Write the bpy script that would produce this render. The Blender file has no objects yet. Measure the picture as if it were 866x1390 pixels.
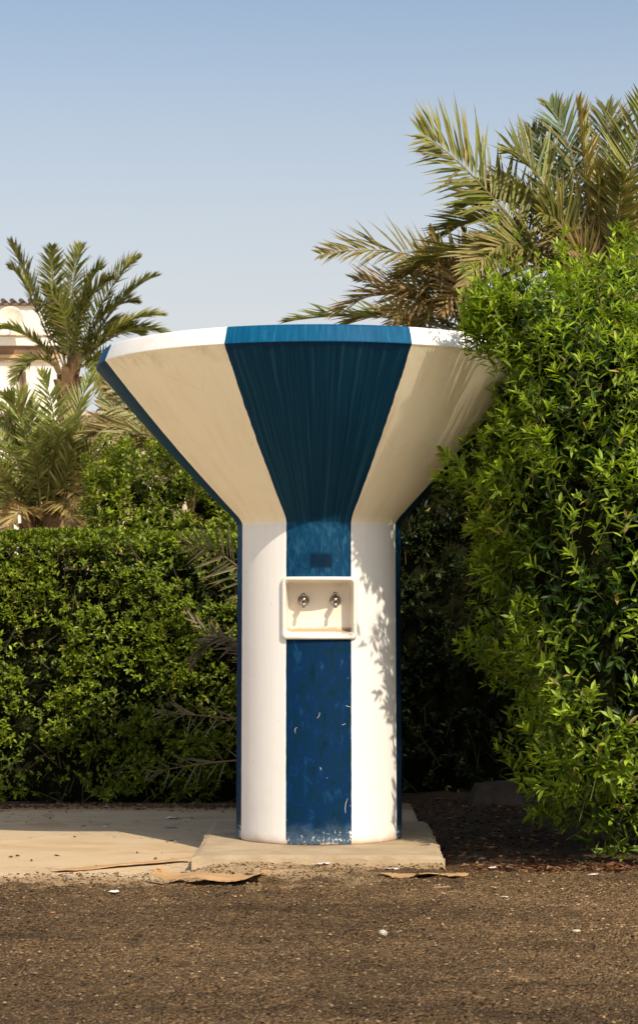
import bpy, math, random
import numpy as np
from mathutils import Vector

random.seed(7)
RNG = np.random.default_rng(11)
R = math.radians
scene = bpy.context.scene
COL = scene.collection

# ------------------------------------------------------------------ camera frame
F = 2780.0                      # focal length in photo pixels (866 x 1390)
CX, CZ, CD = 0.043, 1.085, 10.0  # camera x, eye height, distance to the fountain axis
HX, HY = 445.0, 845.0           # vanishing point in the photo


def at(px, py, Y):
    """world point that stands at depth Y and shows at photo pixel px, py"""
    d = CD + Y
    return np.array([CX + (px - HX) * d / F, Y, CZ + (HY - py) * d / F])


cam = bpy.data.cameras.new("camera")
cam_o = bpy.data.objects.new("camera", cam)
COL.objects.link(cam_o)
cam_o.location = (CX, -CD, CZ)
cam_o.rotation_euler = (R(90), 0, 0)
cam.sensor_width = 36
cam.sensor_fit = 'AUTO'
cam.lens = 36 * F / 1390
cam.shift_x = -12 / 1390
cam.shift_y = 150 / 1390
cam.clip_end = 4000
cam.dof.use_dof = True
cam.dof.focus_distance = 9.6
cam.dof.aperture_fstop = 9.0
scene.camera = cam_o

# ------------------------------------------------------------------ light
SUN_AZ, SUN_EL = 31.0, 43.5     # azimuth to the right of the camera's back
sdir = Vector((math.sin(R(SUN_AZ)) * math.cos(R(SUN_EL)), -math.cos(R(SUN_AZ)) * math.cos(R(SUN_EL)), math.sin(R(SUN_EL))))
sun = bpy.data.lights.new("sun", 'SUN')
sun.energy = 5.0
sun.angle = R(0.5)
sun.color = (1.0, 0.885, 0.72)
sun_o = bpy.data.objects.new("sun", sun)
COL.objects.link(sun_o)
sun_o.rotation_euler = (-sdir).to_track_quat('-Z', 'Y').to_euler()
sun_o.location = sdir * 30

world = bpy.data.worlds.new("World")
scene.world = world
world.use_nodes = True
wn = world.node_tree
for n in list(wn.nodes):
    wn.nodes.remove(n)
sky = wn.nodes.new("ShaderNodeTexSky")
sky.sky_type = 'NISHITA'
sky.sun_disc = False
sky.sun_elevation = R(SUN_EL)
sky.sun_rotation = R(180 - SUN_AZ)
sky.altitude = 0
sky.air_density = 1.15
sky.dust_density = 2.6
sky.ozone_density = 1.6
bg = wn.nodes.new("ShaderNodeBackground")
bg.inputs[1].default_value = 0.145
wo = wn.nodes.new("ShaderNodeOutputWorld")
# pale dust haze low over the horizon
tc = wn.nodes.new("ShaderNodeTexCoord")
sx = wn.nodes.new("ShaderNodeSeparateXYZ")
mr = wn.nodes.new("ShaderNodeMapRange"); mr.interpolation_type = 'SMOOTHSTEP'
mr.inputs[1].default_value = 0.36; mr.inputs[2].default_value = 0.06
mr.inputs[3].default_value = 0.0; mr.inputs[4].default_value = 0.98
mx = wn.nodes.new("ShaderNodeMix"); mx.data_type = 'RGBA'
mx.inputs[7].default_value = (5.15, 5.18, 5.2, 1)
wn.links.new(tc.outputs['Generated'], sx.inputs[0])
wn.links.new(sx.outputs[2], mr.inputs[0])
wn.links.new(mr.outputs[0], mx.inputs[0])
wn.links.new(sky.outputs[0], mx.inputs[6])
wn.links.new(mx.outputs[2], bg.inputs[0])
wn.links.new(bg.outputs[0], wo.inputs[0])

scene.view_settings.view_transform = 'Standard'
scene.view_settings.look = 'None'
scene.view_settings.exposure = 0
scene.view_settings.gamma = 1
scene.cycles.max_bounces = 8
scene.cycles.diffuse_bounces = 4
scene.cycles.glossy_bounces = 3
scene.cycles.transmission_bounces = 4
scene.cycles.transparent_max_bounces = 4
scene.cycles.sample_clamp_indirect = 6


# ------------------------------------------------------------------ material helpers
class NT:
    def __init__(s, name):
        s.m = bpy.data.materials.new(name)
        s.m.use_nodes = True
        s.t = s.m.node_tree
        for n in list(s.t.nodes):
            s.t.nodes.remove(n)
        s.out = s.n("ShaderNodeOutputMaterial")

    def n(s, kind):
        return s.t.nodes.new(kind)

    def put(s, sock, v):
        if v is None:
            return
        if isinstance(v, bpy.types.NodeSocket):
            s.t.links.new(v, sock)
        elif isinstance(v, (tuple, list)) and len(v) == 3 and len(sock.default_value) == 4:
            sock.default_value = (*v, 1)
        else:
            sock.default_value = v

    def math(s, op, a, b=None, c=None, clamp=False):
        n = s.n("ShaderNodeMath"); n.operation = op; n.use_clamp = clamp
        s.put(n.inputs[0], a); s.put(n.inputs[1], b); s.put(n.inputs[2], c)
        return n.outputs[0]

    def obj(s):
        return s.n("ShaderNodeTexCoord").outputs['Object']

    def pos(s):
        return s.n("ShaderNodeNewGeometry").outputs['Position']

    def sep(s, v):
        n = s.n("ShaderNodeSeparateXYZ"); s.put(n.inputs[0], v)
        return n.outputs[0], n.outputs[1], n.outputs[2]

    def com(s, x, y, z):
        n = s.n("ShaderNodeCombineXYZ")
        s.put(n.inputs[0], x); s.put(n.inputs[1], y); s.put(n.inputs[2], z)
        return n.outputs[0]

    def scale(s, v, sc):
        n = s.n("ShaderNodeVectorMath"); n.operation = 'MULTIPLY'
        s.put(n.inputs[0], v); n.inputs[1].default_value = sc
        return n.outputs[0]

    def noise(s, v, scale, detail=4, rough=0.55, dist=0.0):
        n = s.n("ShaderNodeTexNoise")
        s.put(n.inputs['Vector'], v)
        n.inputs['Scale'].default_value = scale
        n.inputs['Detail'].default_value = detail
        n.inputs['Roughness'].default_value = rough
        n.inputs['Distortion'].default_value = dist
        return n.outputs[0]

    def voro(s, v, scale, feature='F1'):
        n = s.n("ShaderNodeTexVoronoi"); n.feature = feature
        s.put(n.inputs['Vector'], v); n.inputs['Scale'].default_value = scale
        return n

    def ramp(s, f, stops):
        n = s.n("ShaderNodeValToRGB")
        s.put(n.inputs[0], f)
        e = n.color_ramp.elements
        while len(e) < len(stops):
            e.new(0.5)
        for el, (p, c) in zip(e, stops):
            el.position = p
            el.color = (*c, 1) if isinstance(c, (tuple, list)) else (c, c, c, 1)
        return n.outputs[0]

    def step(s, f, a, b):
        n = s.n("ShaderNodeMapRange"); n.interpolation_type = 'SMOOTHSTEP'
        s.put(n.inputs[0], f); s.put(n.inputs[1], a); s.put(n.inputs[2], b)
        return n.outputs[0]

    def mix(s, f, a, b, mode='MIX'):
        n = s.n("ShaderNodeMix"); n.data_type = 'RGBA'; n.blend_type = mode
        s.put(n.inputs[0], f); s.put(n.inputs[6], a); s.put(n.inputs[7], b)
        return n.outputs[2]

    def bump(s, h, strength=0.3, dist=0.01):
        n = s.n("ShaderNodeBump")
        s.put(n.inputs['Height'], h)
        n.inputs['Strength'].default_value = strength
        n.inputs['Distance'].default_value = dist
        return n.outputs[0]

    def principled(s, col, rough=0.6, metal=0.0, spec=0.4, normal=None):
        p = s.n("ShaderNodeBsdfPrincipled")
        s.put(p.inputs['Base Color'], col)
        s.put(p.inputs['Roughness'], rough)
        s.put(p.inputs['Metallic'], metal)
        s.put(p.inputs['Specular IOR Level'], spec)
        if normal is not None:
            s.put(p.inputs['Normal'], normal)
        return p.outputs[0]

    def done(s, sh):
        s.t.links.new(sh, s.out.inputs[0])
        return s.m


def attr_col(N):
    a = N.n("ShaderNodeAttribute"); a.attribute_name = "col"
    return a.outputs['Color']


def leaf_mat(name, rough=0.42, trans=0.3, spec=0.35, tint=(1.55, 1.6, 0.35)):
    N = NT(name)
    c = attr_col(N)
    nz = N.noise(N.pos(), 9.0, 3)
    c = N.mix(1.0, c, N.ramp(nz, [(0.3, 0.72), (0.7, 1.25)]), 'MULTIPLY')
    d = N.principled(c, rough, 0, spec)
    t = N.n("ShaderNodeBsdfTranslucent")
    N.put(t.inputs[0], N.mix(1.0, c, tint, 'MULTIPLY'))
    m = N.n("ShaderNodeMixShader")
    m.inputs[0].default_value = trans
    N.t.links.new(d, m.inputs[1]); N.t.links.new(t.outputs[0], m.inputs[2])
    return N.done(m.outputs[0])


def plain_mat(name, col, rough=0.7, metal=0.0, nscale=8.0, var=0.25, bump=0.2, spec=0.3, bdist=0.004):
    N = NT(name)
    v = N.obj()
    nz = N.noise(v, nscale, 5)
    c = N.mix(1.0, col, N.ramp(nz, [(0.25, 1 - var), (0.75, 1 + var)]), 'MULTIPLY')
    nb = N.bump(N.noise(v, nscale * 7, 4), bump, bdist)
    return N.done(N.principled(c, rough, metal, spec, nb))


# ------------------------------------------------------------------ mesh helpers
class MB:
    """collects vertices and faces for ONE mesh object"""
    def __init__(s):
        s.v, s.f, s.mi, s.c = [], [], [], []

    def add(s, vs, fs, mi=0, col=None):
        o = len(s.v)
        s.v.extend([tuple(map(float, p)) for p in vs])
        s.f.extend([tuple(i + o for i in f) for f in fs])
        s.mi.extend([mi] * len(fs))
        s.c.extend([col or (0.5, 0.5, 0.5)] * len(vs))

    def box(s, x0, x1, y0, y1, z0, z1, mi=0):
        vs = [(x, y, z) for x in (x0, x1) for y in (y0, y1) for z in (z0, z1)]
        s.add(vs, [(0, 1, 3, 2), (4, 6, 7, 5), (0, 4, 5, 1), (2, 3, 7, 6), (0, 2, 6, 4), (1, 5, 7, 3)], mi)

    def tube(s, pts, rad, sides=6, mi=0, col=None, cap=True):
        pts = [np.array(p, float) for p in pts]
        n = len(pts)
        rad = [rad] * n if np.isscalar(rad) else list(rad)
        vs = []
        ref = np.array([0.13, 0.31, 0.94])
        for i, p in enumerate(pts):
            t = pts[min(i + 1, n - 1)] - pts[max(i - 1, 0)]
            t = t / (np.linalg.norm(t) + 1e-9)
            r_ = ref if abs(t @ ref) < 0.93 else np.array([1.0, 0.05, 0.0])
            a = np.cross(t, r_); a /= np.linalg.norm(a)
            b = np.cross(t, a)
            for k in range(sides):
                w = 2 * math.pi * k / sides
                vs.append(p + rad[i] * (a * math.cos(w) + b * math.sin(w)))
        fs = [(i * sides + k, i * sides + (k + 1) % sides, (i + 1) * sides + (k + 1) % sides, (i + 1) * sides + k)
              for i in range(n - 1) for k in range(sides)]
        if cap:
            fs += [tuple(range(sides))[::-1], tuple((n - 1) * sides + k for k in range(sides))]
        s.add(vs, fs, mi, col)

    def lathe(s, prof, segs=32, center=(0, 0, 0), axis='z', mi=0):
        """prof: (radius, height) pairs"""
        vs = []
        for r, h in prof:
            for k in range(segs):
                a = 2 * math.pi * k / segs
                if axis == 'z':
                    p = (r * math.cos(a), r * math.sin(a), h)
                else:                       # along -y
                    p = (r * math.cos(a), -h, r * math.sin(a))
                vs.append((p[0] + center[0], p[1] + center[1], p[2] + center[2]))
        fs = [(i * segs + k, i * segs + (k + 1) % segs, (i + 1) * segs + (k + 1) % segs, (i + 1) * segs + k)
              for i in range(len(prof) - 1) for k in range(segs)]
        fs += [tuple(range(segs))[::-1], tuple((len(prof) - 1) * segs + k for k in range(segs))]
        s.add(vs, fs, mi)

    def build(s, name, mats, parent=None, smooth=False, colors=False):
        me = bpy.data.meshes.new(name)
        me.from_pydata(s.v, [], s.f)
        for m in (mats if isinstance(mats, (list, tuple)) else [mats]):
            me.materials.append(m)
        me.polygons.foreach_set("material_index", s.mi)
        me.polygons.foreach_set("use_smooth", [smooth] * len(s.f))
        if colors:
            a = me.color_attributes.new("col", 'FLOAT_COLOR', 'POINT')
            cc = np.ones((len(s.v), 4), np.float32); cc[:, :3] = np.array(s.c)
            a.data.foreach_set("color", cc.ravel())
        me.update()
        o = bpy.data.objects.new(name, me)
        COL.objects.link(o)
        o.parent = parent
        return o


def recalc(o):
    import bmesh
    bm = bmesh.new(); bm.from_mesh(o.data)
    bmesh.ops.recalc_face_normals(bm, faces=bm.faces)
    bm.to_mesh(o.data); bm.free()
    return o


def np_mesh(name, V, quads_tris, cols, mats, parent=None, smooth=True, mi=None):
    """V (n,3); quads_tris list of int arrays (m,3) or (m,4); cols (n,3)"""
    me = bpy.data.meshes.new(name)
    nl = sum(a.size for a in quads_tris); npoly = sum(len(a) for a in quads_tris)
    me.vertices.add(len(V)); me.loops.add(nl); me.polygons.add(npoly)
    me.vertices.foreach_set("co", np.ascontiguousarray(V, np.float32).ravel())
    me.loops.foreach_set("vertex_index", np.concatenate([a.ravel() for a in quads_tris]).astype(np.int32))
    tot = np.concatenate([np.full(len(a), a.shape[1]) for a in quads_tris])
    start = np.concatenate([[0], np.cumsum(tot)[:-1]])
    me.polygons.foreach_set("loop_start", start.astype(np.int32))
    if mi is not None:
        me.polygons.foreach_set("material_index", mi.astype(np.int32))
    me.polygons.foreach_set("use_smooth", np.full(npoly, smooth))
    for m in (mats if isinstance(mats, (list, tuple)) else [mats]):
        me.materials.append(m)
    if cols is not None:
        a = me.color_attributes.new("col", 'FLOAT_COLOR', 'POINT')
        cc = np.ones((len(V), 4), np.float32); cc[:, :3] = cols
        a.data.foreach_set("color", cc.ravel())
    me.update(calc_edges=True)
    me.validate()
    o = bpy.data.objects.new(name, me)
    COL.objects.link(o)
    o.parent = parent
    return o


def nrm(a):
    return a / (np.linalg.norm(a, axis=-1, keepdims=True) + 1e-9)


def leaf_arrays(P, D, U, L, W, fold=0.18, droop=0.12, wide=(0.8, 1.0), stations=(0.3, 0.62)):
    """blades: base P, direction D, face normal U, length L, half width W -> verts (n*8,3), tris, quads"""
    D = nrm(D)
    S = nrm(np.cross(D, U)); U = np.cross(S, D)
    L = L[:, None]; W = W[:, None]
    n = len(P)
    V = np.zeros((n, 8, 3))
    V[:, 0] = P
    for j, (u, w) in enumerate(zip(stations, wide)):
        c = P + D * L * u - U * L * droop * u * u
        V[:, 1 + 3 * j] = c + S * W * w + U * W * fold
        V[:, 2 + 3 * j] = c - U * W * fold
        V[:, 3 + 3 * j] = c - S * W * w + U * W * fold
    V[:, 7] = P + D * L - U * L * droop
    b = (np.arange(n) * 8)[:, None]
    tris = np.concatenate([b + np.array([[0, 2, 1]]), b + np.array([[0, 3, 2]]), b + np.array([[4, 5, 7]]), b + np.array([[5, 6, 7]])])
    quads = np.concatenate([b + np.array([[1, 2, 5, 4]]), b + np.array([[2, 3, 6, 5]])])
    return V.reshape(-1, 3), tris, quads


def thing(name, label, cat, loc=(0, 0, 0), group=None):
    o = bpy.data.objects.new(name, None)
    o.empty_display_size = 0.2
    COL.objects.link(o)
    o.location = loc
    o["label"] = label; o["category"] = cat
    if group:
        o["group"] = group
    return o


def tag(o, label, cat, group=None):
    o["label"] = label; o["category"] = cat
    if group:
        o["group"] = group
    return o


def snoise(x, y, seed, n=14, f0=1.0, f1=6.0):
    """smooth sum-of-sines noise, about -1..1"""
    r = np.random.default_rng(seed)
    out = 0
    for i in range(n):
        f = f0 * (f1 / f0) ** (i / max(1, n - 1))
        a = r.uniform(0, 2 * math.pi); ph = r.uniform(0, 6.28)
        out = out + np.sin((x * math.cos(a) + y * math.sin(a)) * f + ph) * (f0 / f) ** 0.5
    return out / math.sqrt(n) * 1.3


# ------------------------------------------------------------------ materials
M = {}
M['shrub_leaf'] = leaf_mat('glossy shrub leaf', 0.42, 0.33, 0.3)
M['hedge_leaf'] = leaf_mat('hedge leaf', 0.42, 0.25, 0.3)
M['palm_leaf'] = leaf_mat('palm leaflet', 0.45, 0.25, 0.35, (1.3, 1.2, 0.5))
M['stem'] = plain_mat('woody stem', (0.10, 0.075, 0.04), 0.8, nscale=20)
M['core'] = plain_mat('dark inner filler', (0.018, 0.02, 0.008), 0.95, nscale=14, var=0.6, bump=1.0, spec=0.0, bdist=0.03)  # near-black filler, shade between the leaves put into its colour
M['trunk'] = plain_mat('palm trunk fibre', (0.17, 0.10, 0.05), 0.9, nscale=18, var=0.5, bump=0.8, bdist=0.02)
M['chrome'] = plain_mat('chrome', (0.32, 0.29, 0.26), 0.16, 1.0, nscale=30, var=0.1, bump=0.02)
M['black'] = plain_mat('dark rubber', (0.03, 0.03, 0.03), 0.5)
M['cardboard'] = plain_mat('brown cardboard', (0.46, 0.28, 0.13), 0.85, nscale=7, var=0.22, bump=0.25)
M['paper'] = plain_mat('white paper', (0.72, 0.72, 0.70), 0.8)
M['bluepaper'] = plain_mat('blue and white wrapper', (0.28, 0.34, 0.52), 0.5)
M['orange'] = plain_mat('orange plastic', (0.75, 0.25, 0.04), 0.5)
M['rock'] = plain_mat('grey stone', (0.24, 0.20, 0.16), 0.9, nscale=30, var=0.4, bump=0.6)


def paint_material():
    """white fibreglass with four painted blue stripes, worn"""
    N = NT('white and blue painted fibreglass')
    o = N.obj()
    x, y, z = N.sep(o)
    z = N.math('ADD', z, 0.042)
    rad = N.math('SQRT', N.math('ADD', N.math('MULTIPLY', x, x), N.math('MULTIPLY', y, y)))
    th = N.math('ARCTAN2', x, N.math('MULTIPLY', y, -1.0))
    wob = N.math('MULTIPLY', N.math('SUBTRACT', N.noise(o, 14, 3), 0.5), 0.012)
    tt = N.math('ADD', th, wob)
    fr = N.math('FRACT', N.math('ADD', N.math('DIVIDE', N.math('ADD', tt, math.pi / 8), math.pi / 2), 4.0))
    d = N.math('ABSOLUTE', N.math('SUBTRACT', fr, 0.25))          # <0.25 -> blue
    blue = N.step(d, 0.2515, 0.2485)
    # chips
    n1 = N.noise(N.com(N.math('MULTIPLY', th, 0.4), 0.0, z), 55, 6, 0.7)
    low = N.step(z, 0.20, 0.04)
    edge = N.step(d, 0.19, 0.25)
    colm = N.step(z, 1.5, 1.2)
    bias = N.math('ADD', N.math('MULTIPLY', low, 0.20), N.math('MULTIPLY', N.math('MULTIPLY', edge, colm), 0.07))
    big = N.math('MULTIPLY', N.math('SUBTRACT', N.noise(o, 5, 2), 0.5), 0.25)
    chip = N.step(N.math('ADD', N.math('ADD', n1, bias), big), 0.74, 0.80)
    fl = N.voro(o, 33).outputs['Distance']
    fleck = N.math('MULTIPLY', N.step(fl, 0.085, 0.055), N.step(N.noise(o, 11, 2), 0.56, 0.62))
    fleck = N.math('MULTIPLY', fleck, N.step(z, 1.1, 0.5))
    chip = N.math('MAXIMUM', chip, N.math('MULTIPLY', fleck, 0.7))
    blue = N.math('MULTIPLY', blue, N.math('SUBTRACT', 1.0, chip))
    # blue tones
    streak = N.noise(N.com(N.math('ADD', N.math('MULTIPLY', th, 17.0), N.math('MULTIPLY', N.noise(o, 3.0, 2), 0.5)), N.math('MULTIPLY', rad, 0.35), N.math('MULTIPLY', z, 0.3)), 3.2, 5, 0.62)
    brush = N.noise(N.com(N.math('MULTIPLY', th, 5.0), 0.0, N.math('MULTIPLY', z, 5.0)), 2.0, 6, 0.65, 0.8)
    lowc = N.ramp(brush, [(0.25, (0.001, 0.009, 0.022)), (0.44, (0.0012, 0.024, 0.055)), (0.55, (0.0015, 0.020, 0.078)), (0.64, (0.003, 0.040, 0.095)), (0.76, (0.022, 0.080, 0.130))])
    midc = N.ramp(N.noise(N.com(N.math('MULTIPLY', th, 7.0), 0.0, N.math('MULTIPLY', z, 5.0)), 2.4, 6, 0.7, 1.0),
                  [(0.3, (0.0015, 0.022, 0.065)), (0.5, (0.003, 0.045, 0.105)), (0.72, (0.026, 0.10, 0.175))])
    conec = N.ramp(streak, [(0.34, (0.002, 0.026, 0.058)), (0.54, (0.004, 0.040, 0.082)), (0.72, (0.022, 0.072, 0.118))])
    rimc = N.ramp(N.noise(N.com(N.math('MULTIPLY', th, 22.0), 0.0, N.math('MULTIPLY', z, 2.2)), 3.0, 6, 0.7),
                  [(0.3, (0.0015, 0.050, 0.12)), (0.55, (0.002, 0.078, 0.175)), (0.8, (0.03, 0.14, 0.23))])
    isrim = N.step(z, 2.3095, 2.3115)
    iscone = N.step(z, 1.548, 1.562)
    ismid = N.step(z, 1.22, 1.26)
    # dark painted-over patch above the basin and dark drips under the rim
    px = N.math('ABSOLUTE', N.math('SUBTRACT', x, 0.010)); pz = N.math('ABSOLUTE', N.math('SUBTRACT', z, 1.376))
    w2 = N.math('MULTIPLY', N.math('SUBTRACT', N.noise(o, 25, 3), 0.5), 0.014)
    patch = N.math('MULTIPLY', N.step(N.math('ADD', px, w2), 0.062, 0.042), N.step(N.math('ADD', pz, w2), 0.045, 0.024))
    patch = N.math('MULTIPLY', patch, N.step(y, -0.1, -0.2))
    fade = N.math('MULTIPLY', N.step(N.math('ADD', z, N.math('MULTIPLY', N.noise(o, 16, 5, 0.7), 0.16)), 0.24, 0.10), 0.5)
    lowc = N.mix(fade, lowc, (0.16, 0.24, 0.30))
    scf = N.step(N.noise(N.com(N.math('MULTIPLY', th, 5.0), 0.0, N.math('MULTIPLY', z, 9.0)), 5.0, 6, 0.75, 1.5), 0.60, 0.72)
    lowc = N.mix(N.math('MULTIPLY', scf, 0.22), lowc, (0.12, 0.17, 0.22))
    midc = N.mix(N.math('MULTIPLY', scf, 0.3), midc, (0.15, 0.22, 0.28))
    bc = N.mix(ismid, lowc, midc)
    bc = N.mix(N.math('MULTIPLY', patch, 0.88), bc, (0.0012, 0.012, 0.03))
    drip = N.noise(N.com(N.math('MULTIPLY', th, 2.2), 0.0, 0.0), 2.6, 5, 0.65)
    dripm = N.step(N.math('ADD', z, N.math('MULTIPLY', drip, 0.16)), 2.36, 2.375)
    conec = N.mix(N.math('MULTIPLY', dripm, 0.75), conec, (0.003, 0.022, 0.06))
    bc = N.mix(iscone, bc, conec)
    bc = N.mix(isrim, bc, rimc)
    # white tones, grime
    g1 = N.noise(N.com(N.math('MULTIPLY', th, 9.0), N.math('MULTIPLY', rad, 1.0), N.math('MULTIPLY', z, 0.8)), 2.2, 5, 0.6)
    wc = N.ramp(g1, [(0.2, (0.79, 0.765, 0.72)), (0.6, (0.82, 0.80, 0.76))])
    cw = N.ramp(N.noise(N.com(N.math('MULTIPLY', th, 6.0), N.math('MULTIPLY', rad, 1.6), 0.0), 1.8, 6, 0.62),
                [(0.3, (0.90, 0.78, 0.56)), (0.5, (0.95, 0.85, 0.64)), (0.75, (0.95, 0.87, 0.68))])  # funnel white lightened and warmed, painting in bounce light from the ground
    mould = N.math('MULTIPLY', N.step(z, 2.2, 2.31), N.step(N.noise(o, 9, 5, 0.7), 0.45, 0.75))
    cw = N.mix(N.math('MULTIPLY', mould, 0.5), cw, (0.50, 0.44, 0.27))
    wc = N.mix(N.math('MULTIPLY', iscone, N.math('SUBTRACT', 1.0, isrim)), wc, cw)
    dirt = N.math('MULTIPLY', N.step(N.math('ADD', z, N.math('MULTIPLY', N.noise(o, 12, 5), 0.06)), 0.125, 0.05), N.math('SUBTRACT', 1.0, iscone))
    wc = N.mix(N.math('MULTIPLY', dirt, 0.8), wc, (0.47, 0.29, 0.15))
    spots = N.math('MULTIPLY', N.step(N.voro(N.scale(o, (1.6, 1.6, 1.0)), 7).outputs['Distance'], 0.05, 0.03), 0.35)
    wc = N.mix(spots, wc, (0.42, 0.35, 0.26))
    # rain runs, faint blotches and hairline crazing on the white
    run = N.noise(N.com(N.math('MULTIPLY', th, 26.0), 0.0, N.math('MULTIPLY', z, 0.7)), 2.6, 5, 0.65)
    runm = N.math('MULTIPLY', N.step(run, 0.56, 0.74), N.math('ADD', 0.10, N.math('MULTIPLY', N.step(z, 1.95, 2.31), 0.30)))
    wc = N.mix(runm, wc, (0.44, 0.36, 0.23))
    blot = N.math('MULTIPLY', N.step(N.noise(o, 4.5, 6, 0.7), 0.5, 0.8), 0.22)
    wc = N.mix(blot, wc, (0.60, 0.52, 0.40))
    cz = N.n("ShaderNodeTexVoronoi"); cz.feature = 'DISTANCE_TO_EDGE'; cz.inputs['Scale'].default_value = 2.3
    N.put(cz.inputs['Vector'], N.scale(o, (1.0, 1.0, 0.7)))
    wc = N.mix(N.math('MULTIPLY', N.math('MULTIPLY', N.step(cz.outputs['Distance'], 0.004, 0.0015), N.step(N.noise(o, 2.5, 2), 0.52, 0.62)), 0.3), wc, (0.45, 0.38, 0.28))
    c = N.mix(blue, wc, bc)
    rough = N.math('ADD', N.math('MULTIPLY', N.noise(o, 10, 4), 0.25), 0.33)
    h = N.math('ADD', N.math('MULTIPLY', N.noise(o, 3.5, 3), 0.8), N.math('ADD', N.math('MULTIPLY', streak, 0.02), N.math('MULTIPLY', blue, 0.03)))
    nb = N.bump(h, 0.22, 0.012)
    return N.done(N.principled(c, N.math('ADD', rough, N.math('MULTIPLY', blue, 0.12)), 0, N.math('SUBTRACT', 0.35, N.math('MULTIPLY', blue, 0.27)), nb))


M['paint'] = paint_material()


def niche_material():
    N = NT('stained and shade toned basin')
    o = N.obj()
    x, y, z = N.sep(o)
    z = N.math('ADD', z, 0.042)
    nz = N.noise(o, 9, 5)
    c = N.ramp(nz, [(0.3, (0.76, 0.70, 0.60)), (0.65, (0.82, 0.78, 0.70))])
    inside = N.step(y, -0.37, -0.30)
    c = N.mix(N.math('MULTIPLY', inside, 0.5), c, (0.72, 0.61, 0.45))  # recess walls toned darker and warmer, standing in for shade
    rust = N.math('MULTIPLY', N.step(N.math('ADD', z, N.math('MULTIPLY', N.noise(o, 30, 5), 0.028)), 1.084, 1.066), inside)
    c = N.mix(N.math('MULTIPLY', rust, 0.75), c, (0.36, 0.17, 0.06))
    corner = N.math('MULTIPLY', N.math('MULTIPLY', N.step(x, 0.10, 0.15), N.step(z, 1.07, 1.04)), inside)
    c = N.mix(N.math('MULTIPLY', corner, 0.9), c, (0.10, 0.06, 0.03))
    return N.done(N.principled(c, 0.42, 0, 0.4, N.bump(nz, 0.1, 0.004)))


M['niche'] = niche_material()
M['scratch'] = plain_mat('bare scratch', (0.62, 0.62, 0.58), 0.6)
M['yellowscratch'] = plain_mat('bare yellowish scratch', (0.60, 0.50, 0.30), 0.6)
M['scribble'] = plain_mat('dark scribble', (0.006, 0.02, 0.05), 0.6)


def concrete_material(name, a, b, dirt, nscale=3.0):
    N = NT(name)
    p = N.pos()
    n1 = N.noise(p, nscale, 6, 0.6)
    c = N.ramp(n1, [(0.3, a), (0.7, b)])
    n2 = N.noise(N.scale(p, (0.6, 1.2, 1)), 1.9, 6, 0.65, 0.6)
    c = N.mix(N.step(n2, 0.5, 0.72), c, dirt)
    sp = N.voro(p, 60)
    c = N.mix(N.math('MULTIPLY', N.step(sp.outputs['Distance'], 0.16, 0.1), N.step(N.noise(p, 6, 3), 0.5, 0.68)), c, (0.16, 0.11, 0.07))
    if nscale < 5:
        x, y, z = N.sep(p)
        nn = N.noise(p, 7, 6, 0.7)
        heap = N.math('MULTIPLY', N.step(y, -0.55, -0.95), N.step(x, -0.85, -0.35))
        nar = N.math('MULTIPLY', N.step(y, -0.75, -1.3), 0.55)
        f = N.step(N.math('ADD', nn, N.math('MAXIMUM', N.math('MULTIPLY', heap, 0.42), nar)), 0.62, 0.95)
        gr = N.ramp(N.noise(p, 130, 3, 0.6), [(0.35, (0.10, 0.062, 0.032)), (0.55, (0.36, 0.24, 0.125)), (0.7, (0.46, 0.33, 0.19))])
        c = N.mix(N.math('MULTIPLY', f, 0.85), c, gr)
        foot = N.math('MULTIPLY', N.step(N.math('ADD', y, N.math('MULTIPLY', nn, 0.5)), 2.35, 2.75), 0.8)
        c = N.mix(foot, c, (0.22, 0.13, 0.07))
        # hairline cracks
        cr = N.n("ShaderNodeTexVoronoi"); cr.feature = 'DISTANCE_TO_EDGE'; cr.inputs['Scale'].default_value = 0.9
        dv = N.n("ShaderNodeVectorMath"); dv.operation = 'ADD'
        nvn = N.n("ShaderNodeTexNoise"); nvn.inputs['Scale'].default_value = 3.0; nvn.inputs['Detail'].default_value = 5
        N.put(nvn.inputs['Vector'], p); N.put(dv.inputs[0], p); N.put(dv.inputs[1], nvn.outputs['Color'])
        N.put(cr.inputs['Vector'], dv.outputs[0])
        c = N.mix(N.math('MULTIPLY', N.step(cr.outputs['Distance'], 0.008, 0.003), 0.55), c, (0.10, 0.065, 0.04))
    h = N.math('ADD', N.noise(p, 90, 4), N.math('MULTIPLY', n1, 3.0))
    return N.done(N.principled(c, 0.9, 0, 0.15, N.bump(h, 0.5, 0.006)))


M['pavement'] = concrete_material('dusty concrete', (0.49, 0.36, 0.215), (0.57, 0.435, 0.275), (0.42, 0.275, 0.14))
M['slab'] = concrete_material('worn concrete slab', (0.34, 0.26, 0.165), (0.47, 0.37, 0.245), (0.30, 0.205, 0.11), 6.0)


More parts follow.
